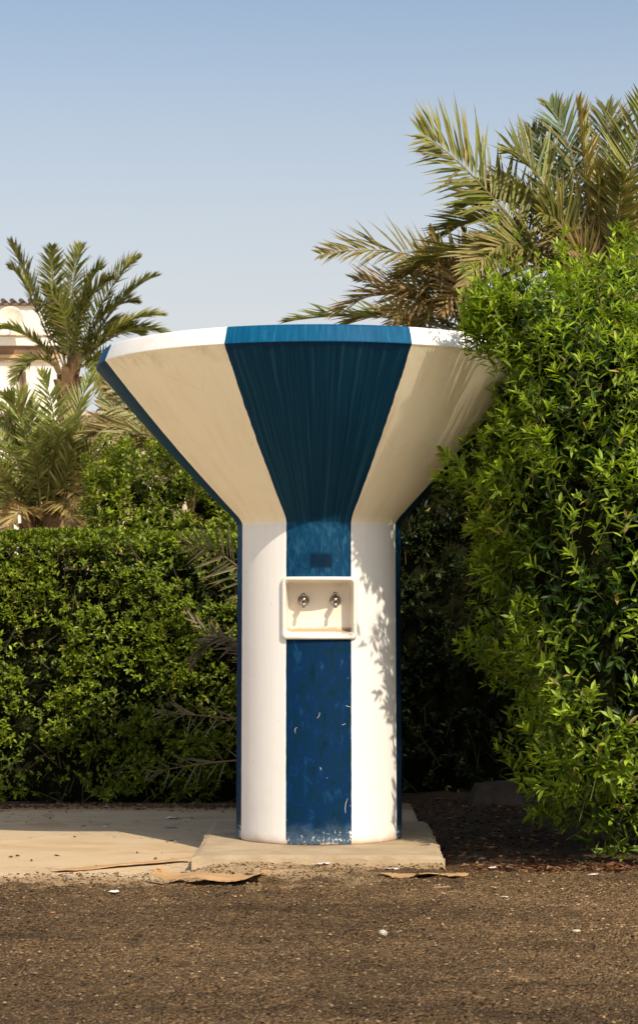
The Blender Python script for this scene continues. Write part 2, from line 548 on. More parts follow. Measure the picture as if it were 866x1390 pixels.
def ground_material():
    N = NT('gravel and dusty soil')
    p = N.pos()
    x, y, z = N.sep(p)
    g1 = N.noise(p, 120, 3, 0.6)
    g2 = N.voro(p, 95)
    base = N.ramp(g1, [(0.32, (0.028, 0.017, 0.008)), (0.5, (0.115, 0.070, 0.031)), (0.68, (0.26, 0.165, 0.078))])
    peb = N.ramp(g2.outputs['Color'], [(0.1, (0.038, 0.024, 0.013)), (0.6, (0.135, 0.085, 0.042)), (0.92, (0.31, 0.205, 0.105))])
    c = N.mix(0.5, base, peb)
    big = N.noise(N.scale(p, (0.8, 1.6, 1)), 1.3, 5, 0.6)
    c = N.mix(1.0, c, N.ramp(big, [(0.32, 0.75), (0.68, 1.2)]), 'MULTIPLY')
    c = N.mix(1.0, c, attr_col(N), 'MULTIPLY')
    # sand blown over the edge next to the concrete
    sandn = N.math('ADD', N.noise(p, 5, 5, 0.65), N.math('MULTIPLY', N.step(y, -2.1, -1.15), 0.46))
    sand = N.math('MULTIPLY', N.step(sandn, 0.70, 0.95), N.step(x, 0.45, 0.0))
    c = N.mix(N.math('MULTIPLY', sand, 0.8), c, (0.45, 0.31, 0.17))
    # soil under the plants, its colour darkened for the shade there
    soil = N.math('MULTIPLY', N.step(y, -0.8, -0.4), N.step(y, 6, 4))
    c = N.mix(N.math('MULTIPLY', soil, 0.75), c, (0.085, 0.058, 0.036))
    side = N.step(N.math('ADD', N.math('ABSOLUTE', N.math('SUBTRACT', x, 0.1)), N.math('MULTIPLY', N.math('SUBTRACT', N.noise(p, 2.0, 5, 0.65), 0.5), 0.9)), 1.78, 2.2)
    far = N.math('MAXIMUM', side, N.math('MAXIMUM', N.step(y, 5, 7), N.step(y, -4.6, -5.0)))
    c = N.mix(far, c, N.ramp(N.noise(p, 0.6, 5), [(0.3, (0.78, 0.66, 0.46)), (0.7, (0.84, 0.73, 0.53))]))  # pale sand far off; beside and before the frame added to bounce light
    h = N.math('ADD', g1, N.math('MULTIPLY', g2.outputs['Distance'], -1.2))
    return N.done(N.principled(c, 0.92, 0, 0.15, N.bump(h, 0.9, 0.012)))


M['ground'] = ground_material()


# ------------------------------------------------------------------ ground
def ground_z(x, y):
    x = np.asarray(x, float); y = np.asarray(y, float)
    # front edge of the heaped gravel; further forward on the left, hard against the slab on the right
    xs = 1 / (1 + np.exp(-(x + 0.05) / 0.10))
    edge = -1.30 + 0.10 * np.exp(-((x + 0.25) / 0.35) ** 2) + 0.42 * xs + 0.06 * snoise(x, y * 0.3, 3, f0=2, f1=24)
    t = np.clip((edge - y) / 0.28, 0, 1)
    t = t * t * (3 - 2 * t)
    right = 1 / (1 + np.exp(-(x - 0.62) / 0.04))
    base = -0.075 * (1 - right) + (-0.018) * right
    z = base + (0.008 - base) * t
    near = (np.abs(x) < 6) & (y > -7) & (y < 4)
    z = z + np.where(near, 0.006 * snoise(x, y, 5, f0=3, f1=30) + 0.0035 * snoise(x, y, 6, f0=40, f1=110), 0) * np.where((y < -0.5) | (x > 0.6), 1, 0.3)
    rough = np.abs(snoise(x * 0.8, y * 1.3, 7, f0=10, f1=50, n=18))
    z = z + np.where(near, 0.014 * (rough - 0.4), 0) * t
    return z


def axis_samples(parts):
    out = []
    for a, b, n in parts:
        out += list(np.linspace(a, b, n, endpoint=False))
    out.append(parts[-1][1])
    return np.array(out)


gx = axis_samples([(-1500, -60, 6), (-60, -6, 14), (-6, -2.4, 36), (-2.4, 2.6, 360), (2.6, 6, 34), (6, 60, 14), (60, 1500, 6)])
gy = axis_samples([(-600, -40, 6), (-40, -7, 14), (-7, -5, 20), (-5, -0.4, 340), (-0.4, 4, 60), (4, 60, 20), (60, 2500, 8)])
X, Y = np.meshgrid(gx, gy)
Z = ground_z(X, Y)
nx, ny = len(gx), len(gy)
ii = (np.arange(ny - 1)[:, None] * nx + np.arange(nx - 1)[None]).ravel()
def patches(x, y):
    """light and dark drifts of the gravel"""
    a = snoise(x * 0.6, y * 1.5, 61, f0=1.2, f1=7, n=16) + 0.55 * snoise(x * 0.7, y * 2.0, 62, f0=7, f1=28, n=16)
    return np.clip(1.0 + 0.22 * a, 0.55, 1.5)


pt = np.where((np.abs(X) < 8) & (np.abs(Y) < 9), patches(X, Y), 1.0)
g = np_mesh('ground', np.stack([X, Y, Z], -1).reshape(-1, 3), [np.stack([ii, ii + 1, ii + nx + 1, ii + nx], 1)], np.repeat(pt.reshape(-1, 1), 3, 1), M['ground'])
g["kind"] = "structure"

def sstep(v, a, b):
    t = np.clip((v - a) / (b - a), 0, 1)
    return t * t * (3 - 2 * t)


def pav_z(x, y):
    x = np.asarray(x, float); y = np.asarray(y, float)
    z = -0.040 + 0.004 * snoise(x, y, 9, f0=1, f1=7)
    # dirt heaped against the front of the slab
    heap = sstep(x, -0.66, -0.42) * sstep(y, -0.66, -0.84)
    z = z + heap * (0.040 + 0.006 * snoise(x, y, 12, f0=5, f1=22) + 0.004 * snoise(x, y, 13, f0=30, f1=90))
    return np.where(x > 0.56, -0.12, z)


def surf_z(x, y):
    return np.maximum(ground_z(x, y), np.where((np.asarray(x) < 0.66) & (np.asarray(y) > -1.75) & (np.asarray(y) < 2.72), pav_z(x, y), -1))


# dusty concrete apron on the left and under the slab
px_ = axis_samples([(-14, -2.5, 12), (-2.5, 0.66, 90)])
py_ = axis_samples([(-1.75, -0.6, 70), (-0.6, 2.72, 50)])
X, Y = np.meshgrid(px_, py_)
Z = pav_z(X, Y)
nx, ny = len(px_), len(py_)
ii = (np.arange(ny - 1)[:, None] * nx + np.arange(nx - 1)[None]).ravel()
pv = np_mesh('pavement', np.stack([X, Y, Z], -1).reshape(-1, 3), [np.stack([ii, ii + 1, ii + nx + 1, ii + nx], 1)], None, M['pavement'])
pv["kind"] = "structure"

# loose gravel: pebbles
M['pebble'] = leaf_mat('loose pebble', 0.85, 0.0, 0.15)


def pebbles(name, n, xr, yr, szr, palette, seed, yb=1.0, zoff=0.25):
    r = np.random.default_rng(seed)
    x = r.normal(0, 1.0, n) if xr is None else r.uniform(*xr, n); y = yr[0] + (yr[1] - yr[0]) * r.uniform(0, 1, n) ** yb
    s = szr[0] + (szr[1] - szr[0]) * r.uniform(0, 1, n) ** 3.5
    z = surf_z(x, y)
    base = np.array([(1, 0, 0), (0.3, 0.95, 0), (-0.8, 0.6, 0.1), (-0.8, -0.6, 0), (0.3, -0.95, 0.1), (0.2, 0.1, 0.8), (-0.1, -0.1, -0.8)])
    V = base[None] * r.uniform(0.65, 1.3, (n, 7, 3)) * s[:, None, None]
    a = r.uniform(0, 6.28, n); ca, sa = np.cos(a)[:, None], np.sin(a)[:, None]
    V = np.stack([V[..., 0] * ca - V[..., 1] * sa, V[..., 0] * sa + V[..., 1] * ca, V[..., 2] * r.uniform(0.5, 0.9, n)[:, None]], -1)
    V += np.stack([x, y, z + s * zoff], -1)[:, None]
    ft = np.array([(0, 1, 5), (1, 2, 5), (2, 3, 5), (3, 4, 5), (4, 0, 5), (1, 0, 6), (2, 1, 6), (3, 2, 6), (4, 3, 6), (0, 4, 6)])
    T = (np.arange(n) * 7)[:, None, None] + ft[None]
    pal = np.array(palette)
    c = pal[r.integers(0, len(pal), n)] * patches(x, y)[:, None] * r.uniform(0.4, 1.25, (n, 1)) * np.array([1.0, 0.86, 0.64])
    o = np_mesh(name, V.reshape(-1, 3), [T.reshape(-1, 3)], np.repeat(c, 7, 0), M['pebble'], smooth=False)
    return o


PAL = [(0.09, 0.06, 0.038), (0.13, 0.09, 0.055), (0.17, 0.12, 0.075), (0.06, 0.042, 0.03), (0.22, 0.155, 0.095), (0.10, 0.075, 0.055), (0.20, 0.16, 0.12), (0.34, 0.27, 0.19), (0.15, 0.10, 0.06)]
gv = pebbles('gravel', 60000, (-2.3, 2.5), (-4.65, -0.85), (0.0018, 0.0085), PAL, 21)
gv["kind"] = "stuff"
tag(gv, "loose brown gravel covering the ground in front of the fountain", "gravel")

# ------------------------------------------------------------------ slab
def slab():
    m = MB()
    x0, x1, y0, y1, z0, z1 = -0.565, 0.57, -0.84, 0.80, -0.10, 0.04
    nx, ny = 40, 40
    xs = np.linspace(x0, x1, nx); ys = np.linspace(y0, y1, ny)
    r = np.random.default_rng(4)
    top = {}
    V = []; Fc = []
    for j, yv in enumerate(ys):
        for i, xv in enumerate(xs):
            e = min(xv - x0, x1 - xv, yv - y0, y1 - yv)
            z = z1 + 0.0025 * float(snoise(np.array(xv), np.array(yv), 31, f0=4, f1=20))
            ex = ey = 0
            if e < 1e-6:
                z -= 0.007 + 0.007 * abs(float(snoise(np.array(xv), np.array(yv), 33, f0=12, f1=70)))
            if i in (0, nx - 1):
                ex = 0.006 * float(snoise(np.array(xv), np.array(yv), 34, f0=8, f1=60))
            if j in (0, ny - 1):
                ey = 0.006 * float(snoise(np.array(xv), np.array(yv), 35, f0=8, f1=60))
            V.append((xv + ex, yv + ey, z))
    Fc = [(j * nx + i, j * nx + i + 1, (j + 1) * nx + i + 1, (j + 1) * nx + i) for j in range(ny - 1) for i in range(nx - 1)]
    ring = [i for i in range(nx)] + [j * nx + nx - 1 for j in range(1, ny)] + [(ny - 1) * nx + i for i in range(nx - 2, -1, -1)] + [j * nx for j in range(ny - 2, 0, -1)]
    b0 = len(V)
    for k in ring:
        p = V[k]; V.append((p[0] * 1.004, p[1] * 1.006, z0))
    n = len(ring)
    for k in range(n):
        Fc.append((ring[k], b0 + k, b0 + (k + 1) % n, ring[(k + 1) % n]))
    m.add(V, Fc)
    o = m.build('concrete_slab', M['slab'])
    recalc(o)
    tag(o, "square worn concrete slab under the striped drinking fountain", "concrete slab")


slab()

# ------------------------------------------------------------------ the fountain
SLAB = 0.042
fo = thing('drinking_fountain', "funnel shaped white and blue striped public water fountain with two taps", "drinking fountain", (0.0, 0.0, SLAB))


def zz(z):
    return z - SLAB


HOLE_T = R(24.8)
HZ0, HZ1 = zz(1.010), zz(1.296)


def grid_surface(prof, thetas, skip=None):
    """prof (r,z) rows, thetas columns (theta 0 = front, towards the camera)"""
    m = MB()
    nt = len(thetas)
    V = [(r * math.sin(t), -r * math.cos(t), z) for r, z in prof for t in thetas]
    Fc = []
    for i in range(len(prof) - 1):
        for k in range(nt):
            k2 = (k + 1) % nt
            if skip and skip(0.5 * (prof[i][1] + prof[i + 1][1]), thetas[k], thetas[k2]):
                continue
            Fc.append((i * nt + k, i * nt + k2, (i + 1) * nt + k2, (i + 1) * nt + k))
    m.add(V, Fc)
    return m


th = sorted(set([round(-math.pi + 2 * math.pi * k / 144, 6) for k in range(144)] + [round(-HOLE_T, 6), round(HOLE_T, 6)]))
# column
zs = [0.0, 0.006, 0.02] + list(np.linspace(0.05, HZ0 - 0.01, 12)) + [HZ0] + list(np.linspace(HZ0 + 0.03, HZ1 - 0.03, 5)) + [HZ1] + list(np.linspace(HZ1 + 0.02, zz(1.555), 8))
H = zz(1.56)


def col_r(z):
    return 0.404 - 0.007 * z / H


prof = [(col_r(z) - (0.004 if z == 0 else 0), z) for z in zs] + [(col_r(H) + 0.0015, H)]
o = grid_surface(prof, th, lambda z, a, b: HZ0 < z < HZ1 and a >= -HOLE_T - 1e-4 and b <= HOLE_T + 1e-4 and a < b).build('column', M['paint'], fo, smooth=True)
# funnel
rn = col_r(H) + 0.0015
prof = [(rn, H)]
for k in range(1, 4):
    prof.append((rn + 0.012 * k * k / 9 + 0.004 * k, H + 0.012 * k))
r0, z0 = prof[-1]
r1, z1 = 1.0725, zz(2.304)
for k in range(1, 17):
    t = k / 16
    bulge = 0.010 * math.sin(math.pi * t)
    prof.append((r0 + (r1 - r0) * t + bulge, z0 + (z1 - z0) * t - bulge * 0.8))
o = grid_surface(prof, th).build('funnel', M['paint'], fo, smooth=True)
# rim with its inside and the lid of the tank
prof = [(1.0725, zz(2.304)), (1.0735, zz(2.305)), (1.078, zz(2.3085)), (1.0792, zz(2.3105)), (1.0792, zz(2.3135)), (1.0782, zz(2.317)), (1.066, zz(2.348)), (1.0515, zz(2.381)), (1.049, zz(2.3855)), (1.044, zz(2.389)), (1.030, zz(2.392)),
        (0.985, zz(2.392)), (0.972, zz(2.384)), (0.962, zz(2.34)), (0.955, zz(2.26)), (0.90, zz(2.25)), (0.4, zz(2.28)), (0.001, zz(2.29))]
o = grid_surface(prof, th).build('rim', M['paint'], fo, smooth=True)


# basin niche: frame that follows the column, walls and back
def rrect(hw, hh, rad, n=7):
    pts = []
    for cx, cz, a0 in ((hw - rad, hh - rad, 0), (-hw + rad, hh - rad, 90), (-hw + rad, -hh + rad, 180), (hw - rad, -hh + rad, 270)):
        for k in range(n + 1):
            a = R(a0 + 90 * k / n)
            pts.append((cx + rad * math.cos(a), cz + rad * math.sin(a)))
    out = []
    for i in range(len(pts)):                    # subdivide the straight runs so they can follow the curve
        a, b = pts[i], pts[(i + 1) % len(pts)]
        L = math.hypot(b[0] - a[0], b[1] - a[1])
        k = 12 if L > 0.05 else 1
        for j in range(k):
            t = j / k
            out.append((a[0] + (b[0] - a[0]) * t, a[1] + (b[1] - a[1]) * t))
    return out


NCX, NCZ = 0.003, zz(1.153)


def niche():
    n0 = len(rrect(0.178, 0.147, 0.022))
    def ysurf(x, off):
        return -(math.sqrt(0.400 ** 2 - x * x) + off)
    rings = []
    def ring(hw, hh, rad, yf, tz=0.0):
        rings.append([(NCX + x, yf(NCX + x), NCZ + z + tz) for x, z in rrect(hw, hh, rad)])
    ring(0.178, 0.147, 0.022, lambda x: ysurf(x, -0.012))
    ring(0.178, 0.147, 0.022, lambda x: ysurf(x, 0.010))
    ring(0.1745, 0.1435, 0.020, lambda x: ysurf(x, 0.0165))
    ring(0.168, 0.137, 0.018, lambda x: ysurf(x, 0.018))
    ring(0.163, 0.130, 0.016, lambda x: ysurf(x, 0.017), 0.001)
    ring(0.159, 0.125, 0.016, lambda x: ysurf(x, 0.009), 0.002)
    ring(0.156, 0.121, 0.016, lambda x: ysurf(x, -0.008), 0.003)
    ring(0.148, 0.112, 0.018, lambda x: -0.30, 0.004)
    ring(0.143, 0.107, 0.018, lambda x: -0.288, 0.004)
    ring(0.130, 0.094, 0.014, lambda x: -0.284, 0.004)
    m = MB()
    V = [p for r_ in rings for p in r_]
    Fc = [(i * n0 + k, i * n0 + (k + 1) % n0, (i + 1) * n0 + (k + 1) % n0, (i + 1) * n0 + k) for i in range(len(rings) - 1) for k in range(n0)]
    Fc.append(tuple((len(rings) - 1) * n0 + k for k in range(n0)))
    m.add(V, Fc)
    return recalc(m.build('basin', M['niche'], fo, smooth=True))


niche()


def tap(x, z, lever_tilt):
    y = -0.286
    m = MB()
    m.lathe([(0.004, 0.0), (0.0268, 0.0), (0.0272, 0.004), (0.0235, 0.009), (0.013, 0.012), (0.0115, 0.018), (0.0115, 0.045), (0.013, 0.047), (0.013, 0.064), (0.010, 0.068), (0.002, 0.069)], 24, (x, y, z), 'y')
    o = m.build('tap', M['chrome'], fo, smooth=True)
    recalc(o)
    s = MB()
    pts = [(x, y - 0.050, z - 0.006), (x, y - 0.060, z - 0.010), (x, y - 0.068, z - 0.017), (x, y - 0.071, z - 0.028), (x, y - 0.071, z - 0.036)]
    s.tube(pts, [0.0085, 0.0085, 0.008, 0.0078, 0.0082], 12)
    recalc(s.build('spout', M['chrome'], o, smooth=True))
    h = MB()
    d = np.array([0, -math.sin(lever_tilt), math.cos(lever_tilt)])
    p0 = np.array([x, y - 0.040, z + 0.008])
    h.tube([p0, p0 + d * 0.012, p0 + d * 0.013, p0 + d * 0.024, p0 + d * 0.0245, p0 + d * 0.030], [0.0055, 0.0055, 0.0085, 0.0095, 0.0105, 0.009], 14)
    recalc(h.build('tap_handle', M['chrome'], o, smooth=True))
    return o


t1 = tap(-0.072, zz(1.190), 0.85)
t2 = tap(0.078, zz(1.190), 0.35)


def ribbon(m, pts, w, mi=0, r_off=0.0012):
    """thin strip following the column, pts = (x, z) on the front"""
    P = []
    for x, z in pts:
        r_ = col_r(z) + r_off
        P.append(np.array([x, -math.sqrt(max(r_ * r_ - x * x, 0)), z]))
    V = []; n = len(P)
    for i, p in enumerate(P):
        t = P[min(i + 1, n - 1)] - P[max(i - 1, 0)]
        nrm_ = np.array([p[0], p[1], 0]); nrm_ /= np.linalg.norm(nrm_)
        s = np.cross(t, nrm_); s /= (np.linalg.norm(s) + 1e-9)
        ww = w * (0.35 + 0.65 * math.sin(math.pi * (i + 0.3) / (n - 0.4)))
        V += [p + s * ww, p - s * ww]
    m.add(V, [(2 * i, 2 * i + 1, 2 * i + 3, 2 * i + 2) for i in range(n - 1)], mi)


def pxz(px, py):
    d = CD - 0.385
    return CX + (px - HX) * d / F, zz(CZ + (HY - py) * d / F)


def arc(px, py, rx, ry, a0, a1, n=14):
    return [pxz(px + rx * math.cos(R(a0 + (a1 - a0) * k / n)), py - ry * math.sin(R(a0 + (a1 - a0) * k / n))) for k in range(n + 1)]


def mark(name, mat, pts, w):
    m = MB(); ribbon(m, pts, w)
    return m.build(name, mat, fo)


mark('scratch', M['scratch'], arc(427, 967, 7, 9, -60, 5), 0.0008)
mark('scratch', M['scratch'], [pxz(a, b) for a, b in ((472, 1084), (469.5, 1090), (468.5, 1097), (469, 1104))], 0.0010)
mark('scratch', M['scratch'], [pxz(a, b) for a, b in ((434.5, 1041), (435.5, 1043), (436, 1045))], 0.0010)
mark('scratch', M['scratch'], [pxz(a, b) for a, b in ((469, 958), (472, 958.6), (476, 960))], 0.0010)
mark('scratch', M['scratch'], [pxz(a, b) for a, b in ((464, 984), (467, 983.3), (469, 982))], 0.0010)
mark('scratch', M['yellowscratch'], arc(404, 992, 3.5, 5, 100, 220), 0.0012)
mark('scribble', M['scribble'], arc(461, 746, 4, 5, 20, 250) + arc(459, 755, 5, 5, 100, -100), 0.0012)
mark('scribble', M['scribble'], [pxz(460, 741), pxz(462, 735), pxz(464, 742)], 0.0011)
mark('scribble', M['scribble'], arc(406, 763, 6, 6, 40, 300), 0.0011)
mark('scribble', M['scribble'], arc(416, 768, 7, 4, 180, 380), 0.0011)


# ------------------------------------------------------------------ foliage
def clump_leaves(P, A, n_leaf, Lr, Wratio, shoot_len, r, tip_bright, colA, colB, whorl=5, spread=0.9):
    """shoots at P with axis A -> leaf arrays with colours; leaves in opposite pairs, a whorl at the tip"""
    n = len(P)
    A = nrm(A)
    k = n_leaf + whorl
    t = np.concatenate([np.linspace(0.1, 0.9, n_leaf), np.full(whorl, 1.0)])[None, :] * np.ones((n, 1))
    t = t + r.uniform(-0.04, 0.04, (n, k))
    ref = nrm(r.normal(size=(n, 3)))
    B = nrm(np.cross(A, ref)); C = np.cross(A, B)
    ang = np.concatenate([np.arange(n_leaf) * 2.4, np.arange(whorl) * (2 * math.pi / max(1, whorl))])[None] + r.uniform(-0.5, 0.5, (n, k))
    rad = B[:, None] * np.cos(ang)[..., None] + C[:, None] * np.sin(ang)[..., None]
    up = np.concatenate([np.full(n_leaf, 0.55), np.full(whorl, 1.0)])[None, :, None]
    D = rad * spread + A[:, None] * up + r.normal(0, 0.16, (n, k, 3))
    D = nrm(D)
    Pos = P[:, None] + A[:, None] * (t * shoot_len[:, None])[..., None]
    U = nrm(A[:, None] * 0.9 + np.array([0, 0, 0.7]) - D * 0.2 + r.normal(0, 0.25, (n, k, 3)))
    L = r.uniform(Lr[0], Lr[1], (n, k)) * np.concatenate([np.full(n_leaf, 1.0), np.full(whorl, 0.8)])[None]
    W = L * Wratio * r.uniform(0.8, 1.2, (n, k))
    mixv = np.clip(r.normal(0.35, 0.22, (n, k)) + tip_bright * (t > 0.85), 0, 1)[..., None]
    shoot = np.clip(r.normal(1.0, 0.16, (n, 1, 1)), 0.6, 1.5)
    c = (np.array(colA) * (1 - mixv) + np.array(colB) * mixv) * shoot
    old = (r.random((n, k, 1)) < 0.04)
    c = np.where(old, np.array([0.30, 0.24, 0.06]) * r.uniform(0.4, 1.2, (n, k, 1)), c)
    c = c * r.uniform(0.75, 1.25, (n, k, 1))
    f = lambda a: a.reshape(-1, 3)
    return f(Pos), f(D), f(U), L.ravel(), W.ravel(), f(c)


def foliage_mesh(name, parts, mat, parent, fold=0.25, droop=0.12, wide=(0.82, 0.95), stations=(0.28, 0.6)):
    Ps, Ds, Us, Ls, Ws, Cs = (np.concatenate([p[i] for p in parts]) for i in range(6))
    V, T, Q = leaf_arrays(Ps, Ds, Us, Ls, Ws, fold, droop, wide, stations)
    return np_mesh(name, V, [T, Q], np.repeat(Cs, 8, 0), mat, parent)


def lobes_points(lobes, n, r, shrink=0.0):
    """points on the outside of a union of ellipsoids with outward normals"""
    lobes = np.array(lobes, float)
    area = (lobes[:, 3] * lobes[:, 4] + lobes[:, 4] * lobes[:, 5] + lobes[:, 3] * lobes[:, 5])
    idx = r.choice(len(lobes), n, p=area / area.sum())
    u = nrm(r.normal(size=(n, 3)))
    c = lobes[idx, :3]; rr = lobes[idx, 3:6] - shrink
    P = c + u * rr
    Nn = nrm(u / rr)
    keep = np.ones(n, bool)
    for j in range(len(lobes)):
        q = (P - lobes[j, :3]) / (lobes[j, 3:6] - shrink)
        ins = (q * q).sum(1) < 0.90
        keep &= ~(ins & (idx != j))
    return P[keep], Nn[keep]


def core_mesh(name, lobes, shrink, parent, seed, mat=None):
    """solid mass of dark inner filler coloured near black for the shade within, kept well inside the leaf layer"""
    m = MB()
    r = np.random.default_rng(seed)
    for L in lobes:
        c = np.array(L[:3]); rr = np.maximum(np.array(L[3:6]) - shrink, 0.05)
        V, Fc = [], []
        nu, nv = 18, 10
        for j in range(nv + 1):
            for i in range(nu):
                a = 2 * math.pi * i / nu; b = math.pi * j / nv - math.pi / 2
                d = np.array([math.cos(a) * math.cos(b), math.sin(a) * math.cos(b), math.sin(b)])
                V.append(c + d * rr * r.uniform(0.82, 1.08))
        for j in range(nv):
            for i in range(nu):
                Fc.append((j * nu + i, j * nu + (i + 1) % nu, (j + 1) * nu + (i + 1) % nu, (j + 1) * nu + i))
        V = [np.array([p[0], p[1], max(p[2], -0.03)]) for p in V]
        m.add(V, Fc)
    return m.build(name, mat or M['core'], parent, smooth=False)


def clumped(P, Nn, r, nseed, size, amp, keep_out):
    """gather points into clumps that stand out of the surface; thin out what lies between them"""
    sd = P[r.choice(len(P), nseed, replace=False)]
    rad = size * r.uniform(0.6, 1.35, nseed)
    up = r.uniform(0.35, 1.2, nseed)
    q = np.linalg.norm(P[:, None] - sd[None], axis=2) / rad[None]
    j = q.argmin(1); d = q[np.arange(len(P)), j]
    w = np.clip(1 - d * d, 0, 1)
    P2 = P + Nn * (amp * (w * up[j] - 0.45))[:, None] + np.array([0, 0, 1.0]) * (amp * 0.25 * w)[:, None]
    keep = r.random(len(P)) < keep_out + (1 - keep_out) * np.clip(w * 2.2, 0, 1)
    return P2, keep, w


# --- big shrub on the right
r = np.random.default_rng(101)
LOBES = [
    (1.17, -0.45, 2.28, 0.42, 0.55, 0.40),
    (0.99, -0.35, 1.70, 0.37, 0.55, 0.34),
    (1.12, -0.45, 1.10, 0.36, 0.52, 0.42),
    (1.33, -0.40, 0.52, 0.36, 0.42, 0.42),
    (1.50, -0.20, 2.36, 0.50, 0.65, 0.42),
    (1.28, -0.62, 1.62, 0.40, 0.50, 0.46),
    (1.72, -0.30, 1.65, 0.60, 0.62, 0.80),
    (1.75, -0.30, 0.62, 0.60, 0.48, 0.62),
    (1.45, -0.45, 0.95, 0.40, 0.52, 0.45),
    (1.62, 0.70, 1.50, 0.75, 0.75, 1.25),
    (2.10, 0.20, 2.20, 0.70, 0.80, 0.65),
    (0.99, -1.02, 2.30, 0.18, 0.20, 0.22),
    (0.87, -1.13, 2.40, 0.12, 0.13, 0.15),
    (0.95, -0.75, 1.72, 0.22, 0.25, 0.28),
    (2.55, -0.10, 1.30, 0.75, 0.70, 1.25),
    (1.50, -0.35, 0.22, 0.42, 0.36, 0.24),
    (1.95, -0.38, 0.22, 0.50, 0.36, 0.24),
    (1.35, 0.25, 2.05, 0.50, 0.55, 0.55),
    (1.18, -0.95, 2.08, 0.34, 0.38, 0.36),
    (1.20, -1.00, 1.40, 0.33, 0.34, 0.50),
    (1.26, -0.92, 0.78, 0.30, 0.28, 0.48),
    (1.80, 0.95, 2.15, 0.62, 0.80, 0.80),  # this and the next two: rear lobes added to shade the gap
    (2.50, 0.70, 2.40, 0.80, 0.90, 0.75),
    (2.10, 1.80, 2.00, 0.80, 0.80, 0.95),
]
sh = thing('large_shrub', "tall leafy green shrub with lance shaped leaves overlapping the fountain's right side", "shrub", (1.5, 0.1, 0))
off = np.array([1.5, 0.1, 0])
P, Nn = lobes_points(LOBES, 14500, r)
sel = (Nn[:, 1] < 0.55) | (r.random(len(P)) < 0.35)
P, Nn = P[sel], Nn[sel]
P, kp, wgt = clumped(P, Nn, r, 380, 0.20, 0.19, np.where(P[:, 2] > 1.9, 0.45, 0.14))
P, Nn = P[kp], Nn[kp]
A = nrm(Nn * 0.55 + np.array([0, 0, 0.62]) + r.normal(0, 0.28, P.shape))
sl = r.uniform(0.12, 0.24, len(P))
P0 = P - A * sl[:, None] * 0.75
ok = P0[:, 2] > 0.02
P0, A, sl, Nn2 = P0[ok], A[ok], sl[ok], Nn[ok]
CA, CB = (0.048, 0.100, 0.007), (0.34, 0.44, 0.034)
hi = P0[:, 2] > 1.75
parts = [clump_leaves(P0[~hi] - off, A[~hi], 8, (0.035, 0.085), 0.145, sl[~hi], r, 0.3, CA, CB, 5),
         clump_leaves(P0[hi] - off, A[hi], 9, (0.032, 0.070), 0.125, sl[hi], r, 0.3, (0.06, 0.125, 0.008), CB, 5)]
# long shoots that stand out of the outline
pick = (r.random(len(P0)) < 0.05) & (P0[:, 0] > 0.85)
A3 = nrm(Nn2[pick] * 0.5 + np.array([0, 0, 0.8]) + r.normal(0, 0.3, (pick.sum(), 3)))
parts.append(clump_leaves(P0[pick] - off, A3, 12, (0.045, 0.08), 0.135, r.uniform(0.26, 0.42, pick.sum()), r, 0.3, CA, CB, 5))
# sprays of foliage that lean over the end of the funnel rim
ns = 170
Pr = np.array([0.77, -1.12, 2.36]) + nrm(r.normal(size=(ns, 3))) * (r.random((ns, 1)) ** 0.4) * np.array([0.14, 0.10, 0.18])
Ar = nrm(np.array([-0.25, -0.25, 0.75]) + r.normal(0, 0.3, (ns, 3)))
parts.append(clump_leaves(Pr - Ar * 0.1 - off, Ar, 8, (0.032, 0.070), 0.13, r.uniform(0.1, 0.2, ns), r, 0.3, (0.06, 0.125, 0.008), CB, 5))
foliage_mesh('foliage', parts, M['shrub_leaf'], sh)
# inner leaf layer, coloured darker for the shade inside the shrub
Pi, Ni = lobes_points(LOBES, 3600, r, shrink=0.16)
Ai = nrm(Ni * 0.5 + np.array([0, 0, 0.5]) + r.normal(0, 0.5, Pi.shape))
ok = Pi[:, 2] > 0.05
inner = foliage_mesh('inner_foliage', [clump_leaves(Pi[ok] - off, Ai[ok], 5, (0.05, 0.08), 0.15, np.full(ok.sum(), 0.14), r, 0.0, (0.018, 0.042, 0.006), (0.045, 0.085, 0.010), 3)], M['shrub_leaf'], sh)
core = core_mesh('dark_twig_core', [tuple(np.array(L) - np.array([1.5, 0.1, 0, 0, 0, 0])) for L in LOBES], 0.24, sh, 5)
stm = MB()
for k in range(len(P0)):
    if pick[k] or k % 3 == 0:
        a = P0[k] - off
        ln = 0.34 if pick[k] else sl[k]
        stm.tube([a - A[k] * 0.03, a + A[k] * ln * 0.9], [0.0022, 0.0013], 4, mi=1, cap=False)
for k in range(9):
    bx, by = r.uniform(-0.45, 0.5), r.uniform(-0.35, 0.5)
    pts = [np.array([bx * 0.6, by * 0.6, 0.0])]
    for j in range(5):
        pts.append(pts[-1] + np.array([bx * 0.15 + r.normal(0, 0.05), by * 0.15 + r.normal(0, 0.05), 0.36]))
    stm.tube(pts, np.linspace(0.025, 0.008, 6), 7)
stm.build('stems', [M['stem'], plain_mat('green shoot', (0.10, 0.12, 0.03), 0.7)], sh)


